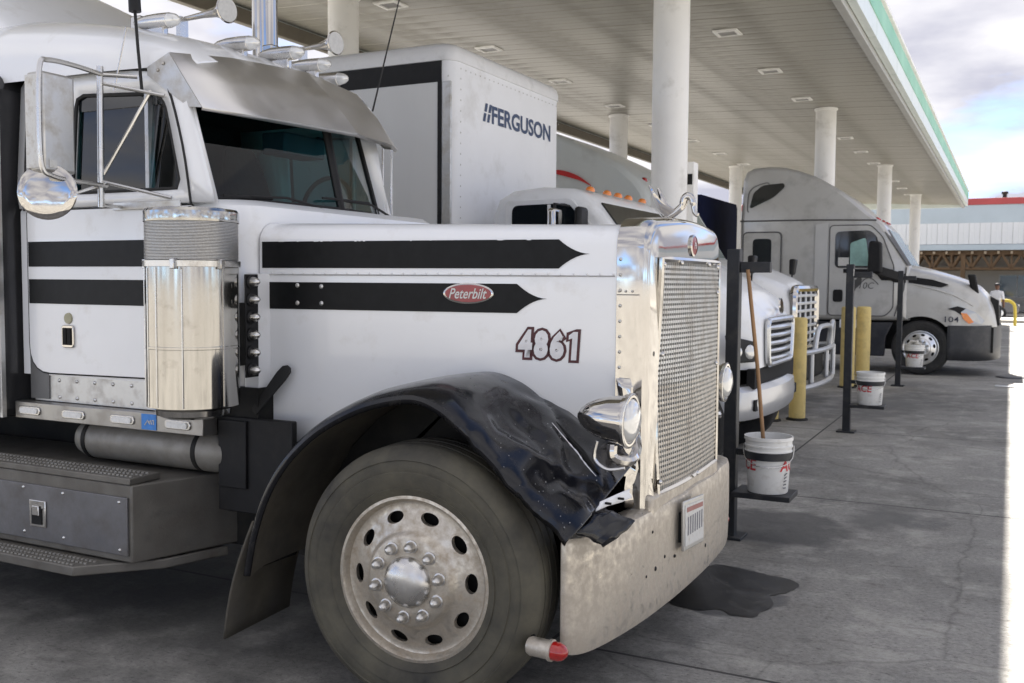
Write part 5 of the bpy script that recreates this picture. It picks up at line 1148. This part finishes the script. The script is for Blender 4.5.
def bucket(x, y, z, label, angs, sc=1.):
    h = .37*sc; r0, r1 = .130*sc, .150*sc; b = MB()
    k = [(0, .004), (r0-.004, .0), (r0, .006), (r0+(r1-r0)*.72, h*.72), (r1+.004, h*.725), (r1+.005, h*.75), (r1-.002, h*.76), (r1, h*.82), (r1+.006, h*.825), (r1+.006, h*.85), (r1, h*.86), (r1+.001, h*.93), (r1+.008, h*.94), (r1+.008, h), (r1-.002, h), (r1-.006, h*.9), (r0-.006, .01), (0, .01)]
    T = tag(b.lathe(k, (x, y, z), (0, 0, 1), 40).build('bucket', bucketm, None, origin=(x, y, z)), label, 'bucket', 'squeegee buckets on posts')
    for a in angs: curved_text('ACE', redink, T, (x, y, z), r0, r1, h*.50, a, .105*sc, h)
    va = math.atan2(-y, -x)
    def P(a, r, zz): return (x+r*math.cos(a), y+r*math.sin(a), z+zz)
    MB().tube([P(va+1.5*math.cos(t*math.pi/10), r1+.012, h*.84-.13*sc*math.sin(t*math.pi/10)) for t in range(11)], .0035, 5).build('wire_handle', steel, T)
    MB().lathe([(0, h*.8), (r1-.01, h*.8)], (x, y, z), (0, 0, 1), 24).build('water', mat('dirty_water', (.12, .14, .15), .08), T)
    lb = MB(); 
    for q in range(5):
        a = va+.75; lb.tube([P(a+.02*q, r0+.012, h*.12+q*.02), P(a+.16+.02*q, r0+.013, h*.12+q*.024)], .003, 4)
    lb.build('small_print', ink, T)
    return T
def post(x, y, label, bar=True):
    T = thing('steel_post', label, 'post', (x, y, 0), 'dark steel posts on the fuel islands')
    MB().box(x-.042, x+.042, y-.042, y+.042, 0, 1.935).build('upright', postm, T, bevel=.006)
    MB().box(x-.10, x+.10, y-.10, y+.10, .0, .018).build('foot_plate', postm, T, bevel=.003)
    if bar: MB().box(x+.043, x+.24, y-.03, y+.03, 1.78, 1.85).build('cross_bar', postm, T, bevel=.005)
    MB().box(x+.043, x+.42, y-.14, y+.14, .30, .335).build('shelf', postm, T, bevel=.004)
    MB().lathe([(.152, .56), (.158, .56), (.158, .61), (.152, .61)], (x+.25, y, 0), (0, 0, 1), 32, closed=True).build('bucket_ring', postm, T)
    MB().box(x+.043, x+.10, y-.02, y+.02, .565, .605).build('ring_arm', postm, T)
    return T
def ground_dirt(x, y): pass
post(-1.64, 6.5, 'nearest dark steel post with cross bar beside the chrome grille'); post(-1.64, 11.8, 'dark steel post with a white tag in front of the pair of yellow bollards'); post(-1.64, 17.6, 'farthest dark steel post in front of the grey semi truck wheel')
tag(MB().box(-1.60, -1.594, 11.74, 11.757, 1.80, 1.88).build('post_tag', plate_w, None, origin=(-1.6, 11.75, 1.84)), 'small white tag stuck near the top of the second steel post', 'tag')
bucket(-1.39, 6.5, .337, 'white bucket with a wooden pole standing in it', (R(-152), R(-5)))
bucket(-1.39, 11.8, .337, 'white bucket with red letters on the second post beside yellow bollards', (R(-118),))
bucket(-1.39, 17.6, .337, 'farthest white bucket, in front of the grey truck wheel', (R(-100),))
b = MB().tube([(-1.42, 6.50, .62), (-1.475, 6.50, 1.16), (-1.545, 6.47, 1.80)], .013, 10)
sq = tag(b.build('squeegee_pole', woodm, None, origin=(-1.42, 6.5, .6)), 'long wooden pole leaning out of the nearest white bucket', 'pole')
b = MB()
for k in range(7): b.box(-1.50+.02*k, -1.47+.02*k+.03, 17.47, 17.73, .708+.012*(k % 3), .735+.02*math.sin(k*.5)+.012*(k % 3))
tag(b.build('cloth', mat('rag_cloth', (.55, .53, .48), .9, 0, .1, 20), None, origin=(-1.4, 17.6, .7), bevel=.01), 'folded pale rag lying across the farthest bucket', 'cloth')
def bollard(x, y, h, label, r=.1):
    T = thing('bollard', label, 'bollard', (x, y, 0), 'yellow bollards on the fuel islands')
    MB().lathe([(r, 0), (r, h-.05), (r*.97, h-.02), (r*.8, h-.003), (0, h)], (x, y, 0), (0, 0, 1), 28).build('sleeve', bolly, T)
    MB().lathe([(r+.035, 0), (r+.03, .02), (r, .03)], (x, y, 0), (0, 0, 1), 28).build('foot', chassis, T)
bollard(-2.34, 12.55, 1.29, 'yellow bollard just right of the white box truck bumper'); bollard(-2.62, 12.3, 1.29, 'yellow bollard mostly hidden behind the white box truck bumper')
bollard(-2.36, 16.9, 1.34, 'front left yellow bollard of the pair behind the second post', .115); bollard(-2.16, 17.2, 1.34, 'right yellow bollard of the pair behind the second post', .115)

# ------------------------------------------------------------------ far pavement, building, hoop, car, person
pm = mat('pale_pavement', (.42, .40, .36), .85, 0, .1, .8, dirt=((.3, .28, .25), .3, .6), bump=.1, bscale=30)
struct(MB().box(-60, 60, 49.5, 70, -.02, .13).build('pavement', pm, None, bevel=.02))
def make_building():
    T = thing('shop_building', 'low far building with red roof band, white cladding and brown timber trusses', 'building', (0, 63, 0))
    X0, X1, YF = -34, 30, 60
    wl = mat('shop_wall', (.52, .49, .44), .8, 0, .08, .7); clad = mat('cladding_white', (.66, .68, .70), .5, 0, .04, 1, dirt=((.5, .53, .56), .3, .5)); bluec = mat('cladding_blue', (.42, .49, .54), .5, 0, .05, .8)
    MB().box(X0, X1, 66, 80, .13, 6.2).build('wall', wl, T); MB().box(X0, X1, YF+.12, 80, 5.9, 6.05).build('roof', wl, T)
    MB().box(X0, X1, YF-.06, YF+.2, 6.10, 6.46).build('red_band', mat('red_band', (.40, .06, .06), .45, 0, .08, 1), T, bevel=.02)
    MB().box(X0, X1, YF, YF+.12, 5.12, 6.098).build('blue_panel', bluec, T)
    a = MB().loft([[(x, y, z) for x, y in ((-.266, 0), (-.25, -.018), (-.02, -.018), (0, 0), (.24, 0), (.25, -.01), (.266, 0), (.266, .06), (-.266, .06))] for z in (3.95, 5.118)]); first = None
    for i in range(int((X1-X0)/.54)):
        x = X0+.27+i*.54
        if first is None: first = a.build('cladding_panel', clad, T, loc=(x, YF, 0), smooth=0)
        else: o = first.copy(); COL.objects.link(o); o.location = Vector((x, YF, 0))-T.location
    MB().box(X0, X1, YF-.10, YF+.15, 3.62, 3.93).build('eave_board', bluec, T, bevel=.01)
    brown = mat('timber_brown', (.12, .07, .032), .7, 0, .25, 3); MB().box(X0, X1, YF+.2, 66, 3.66, 3.75).build('porch_ceiling', brown, T)
    def stick(p, q, r=.06, nm='truss_member'):
        p, q = Vector(p), Vector(q); d = (q-p).normalized(); u = d.cross(Vector((0, 1, 0))).normalized()*r; w = Vector((0, r, 0))
        MB().loft([[p+u+w, p+u-w, p-u-w, p-u+w], [q+u+w, q+u-w, q-u-w, q-u+w]]).build(nm, brown, T, smooth=0)
    for y in (YF+.3, YF+2.3, YF+4.3):
        MB().box(X0, X1, y-.07, y+.07, 3.38, 3.62).build('top_chord', brown, T); MB().box(X0, X1, y-.06, y+.06, 2.55, 2.68).build('bottom_chord', brown, T)
        if y > YF+3: continue
        k = 0; x = -13
        while x < 6:
            stick((x, y, 2.62), (x+.5, y, 3.45)); stick((x+.5, y, 3.45), (x+1.0, y, 2.62)); stick((x, y, 2.62), (x, y, 3.4), .045); x += 1.0
    b = MB()
    for i in range(30): 
        x = -13+i*.65; MB().box(x-.06, x+.06, YF-.02, YF+.25, 3.42, 3.56).build('rafter_end', mat('pale_timber', (.34, .27, .19), .7), T)
    for x in (-12, -7.2, -2.4, 2.4, 7.2): MB().box(x-.12, x+.12, YF+.2, YF+.44, .13, 3.45).build('porch_post', brown, T)
    for x in (-9.5, -5.6, .35, 4.0):
        o = MB().box(x-1.0, x+1.0, 65.93, 66.02, .95, 2.35).build('window', mat('window_frame', (.6, .6, .58), .5), T, bevel=.01)
        MB().box(x-.92, x-.03, 65.91, 65.935, 1.02, 2.28).build('pane', mat('shop_glass', (.10, .16, .20), .06, 0, .2, 2, coat=.4), o); MB().box(x+.03, x+.92, 65.91, 65.935, 1.02, 2.28).build('pane', mat('shop_glass', (.1, .16, .2), .06), o)
    o = MB().lathe([(.11, 6.0), (.11, 6.75), (.17, 6.78), (.17, 6.9), (0, 6.95)], (-.45, 61.5, 0), (0, 0, 1), 16).build('vent_pipe', chassis, T)
make_building()
tag(MB().tube(smooth_path([(-1.6, 46.2, 0), (-1.6, 46.2, .75), (-1.5, 46.2, .98), (-1.25, 46.2, 1.06), (-.2, 46.2, 1.06), (.08, 46.2, .98), (.2, 46.2, .75), (.22, 46.2, 0)], 5), .065, 12).build('hoop_barrier', mat('barrier_yellow', (.72, .55, .08), .5, 0, .1, 6), None, origin=(-.7, 46.2, 0)), 'bright yellow hoop barrier on the far side of the lot', 'barrier')
def make_car():
    x0, y0 = -3.9, 54.2; T = thing('parked_car', 'dark grey car parked behind the yellow hoop barrier', 'car', (x0+2.2, y0+.85, 0))
    lo = rounded([(0, .30), (0, .85), (.35, .95), (1.0, 1.0), (3.2, .98), (4.2, .82), (4.35, .62), (4.3, .3)], .12, 4); up = rounded([(.5, .95), (1.05, 1.42), (2.3, 1.45), (3.15, .97)], .15, 4)
    pm_ = mat('car_grey', (.12, .12, .13), .3, .4, .1, 3, coat=.6)
    rg = [[(x0+x, y0+y, .0+z+(.0)) for x, z in lo] for y in (0, 1.75)]
    MB().loft(rg).build('body', pm_, T, bevel=.06, seg=3)
    MB().loft([[(x0+x, y0+.10, z) for x, z in up], [(x0+x, y0+1.65, z) for x, z in up]]).build('cabin', darkglass, T, bevel=.06, seg=2)
    MB().box(x0+1.1, x0+2.3, y0+.12, y0+1.63, 1.44, 1.475).build('roof', pm_, T, bevel=.015)
    for x in (.85, 3.45):
        for y, s in ((-.01, -1), (1.76, 1)):
            w = MB().lathe([(.0, .0), (.2, .0), (.21, .01), (.31, .0), (.32, -.03), (.32, -.2), (0, -.2)], (x0+x, y0+y, .32), (0, s, 0), 24).build('wheel', tyredk, T)
            MB().lathe([(.19, .004), (.0, .012)], (x0+x, y0+y, .32), (0, s, 0), 20).build('rim', cleanal, w)
    MB().box(x0+4.24, x0+4.33, y0+.15, y0+.45, .62, .74).build('headlight', lensclear, T); MB().box(x0+4.24, x0+4.33, y0+1.3, y0+1.6, .62, .74).build('headlight', lensclear, T)
make_car()
def make_person(px, py):
    skin = mat('skin', (.16, .08, .05), .6, 0, .1, 10); shirt = mat('white_shirt', (.78, .78, .80), .8, 0, .04, 8); trous = mat('dark_trousers', (.02, .022, .03), .8, 0, .2, 8); cap = mat('dark_cap', (.015, .015, .018), .7)
    J = [((0, 0, .95), .150), ((0, 0, 1.15), .150), ((0, .01, 1.38), .165), ((0, .01, 1.50), .06), ((0, .0, 1.56), .062), ((0, -.005, 1.66), .098), ((0, 0, 1.74), .07),
         ((-.19, .01, 1.42), .072), ((-.25, .03, 1.15), .052), ((-.22, -.10, .93), .042), ((-.21, -.14, .84), .036), ((.19, .01, 1.42), .072), ((.25, .02, 1.15), .052), ((.26, -.04, .92), .042), ((.26, -.06, .83), .036),
         ((-.095, 0, .86), .095), ((-.10, -.03, .50), .066), ((-.11, .06, .09), .045), ((-.11, -.08, .035), .038), ((.095, 0, .86), .095), ((.11, .05, .50), .066), ((.12, -.02, .09), .045), ((.12, -.15, .035), .038)]
    E = [(0, 1), (1, 2), (2, 3), (3, 4), (4, 5), (5, 6), (2, 7), (7, 8), (8, 9), (9, 10), (2, 11), (11, 12), (12, 13), (13, 14), (0, 15), (15, 16), (16, 17), (17, 18), (0, 19), (19, 20), (20, 21), (21, 22)]
    me = bpy.data.meshes.new('person'); me.from_pydata([j[0] for j in J], E, []); o = bpy.data.objects.new('tmp', me); COL.objects.link(o)
    m = o.modifiers.new('s', 'SKIN'); m.use_smooth_shade = True
    for i, v in enumerate(me.skin_vertices[0].data): v.radius = (J[i][1], J[i][1]*(.72 if i in (0, 1, 2) else 1)); v.use_root = (i == 0)
    o.modifiers.new('d', 'SUBSURF').levels = 2
    dg = bpy.context.evaluated_depsgraph_get(); m2 = bpy.data.meshes.new_from_object(o.evaluated_get(dg)); bpy.data.objects.remove(o)
    m2.materials.clear()
    for q in (skin, shirt, trous, cap): m2.materials.append(q)
    for p in m2.polygons:
        c = p.center; z = c.z; arm = abs(c.x) > .175 and z < 1.36
        p.material_index = 3 if z > 1.70 else 0 if z > 1.515 else (0 if arm and z < 1.16 else 1) if z > .93 else (0 if arm and z > .7 else 2)
    ob = bpy.data.objects.new('person', m2); COL.objects.link(ob); ob.location = (px, py, 0); ob.rotation_euler = (0, 0, R(160))
    tag(ob, 'person in white T-shirt, dark cap and dark trousers walking beyond the grey truck', 'person')
    MB().dome((0, 0, 1.70), (0, 0, 1), .105, .085, 16, 4).build('cap', cap, ob, loc=(px, py, 0)); MB().box(-.07, .07, -.19, -.08, 1.705, 1.72).build('cap_peak', cap, ob, loc=(px, py, 0), bevel=.005)
make_person(-.45, 42.0)
import OpenImageIO as oiio, sys, numpy as np
im=oiio.ImageBuf('/workdir/render_main.png').get_pixels(oiio.UINT8)
for n,(x,y) in dict(hood=(400,350),door=(100,350),soffit=(760,110),soff2=(560,40),ground=(870,560),ground2=(900,450),dark=(100,620),col=(668,100),sky=(980,100),sun=(1018,560),C=(790,220),box=(500,170),bump=(650,570),tyre=(330,580),aircl=(190,330)).items():
    print(n,im[y-4:y+5,x-4:x+5,:3].reshape(-1,3).mean(0).round())
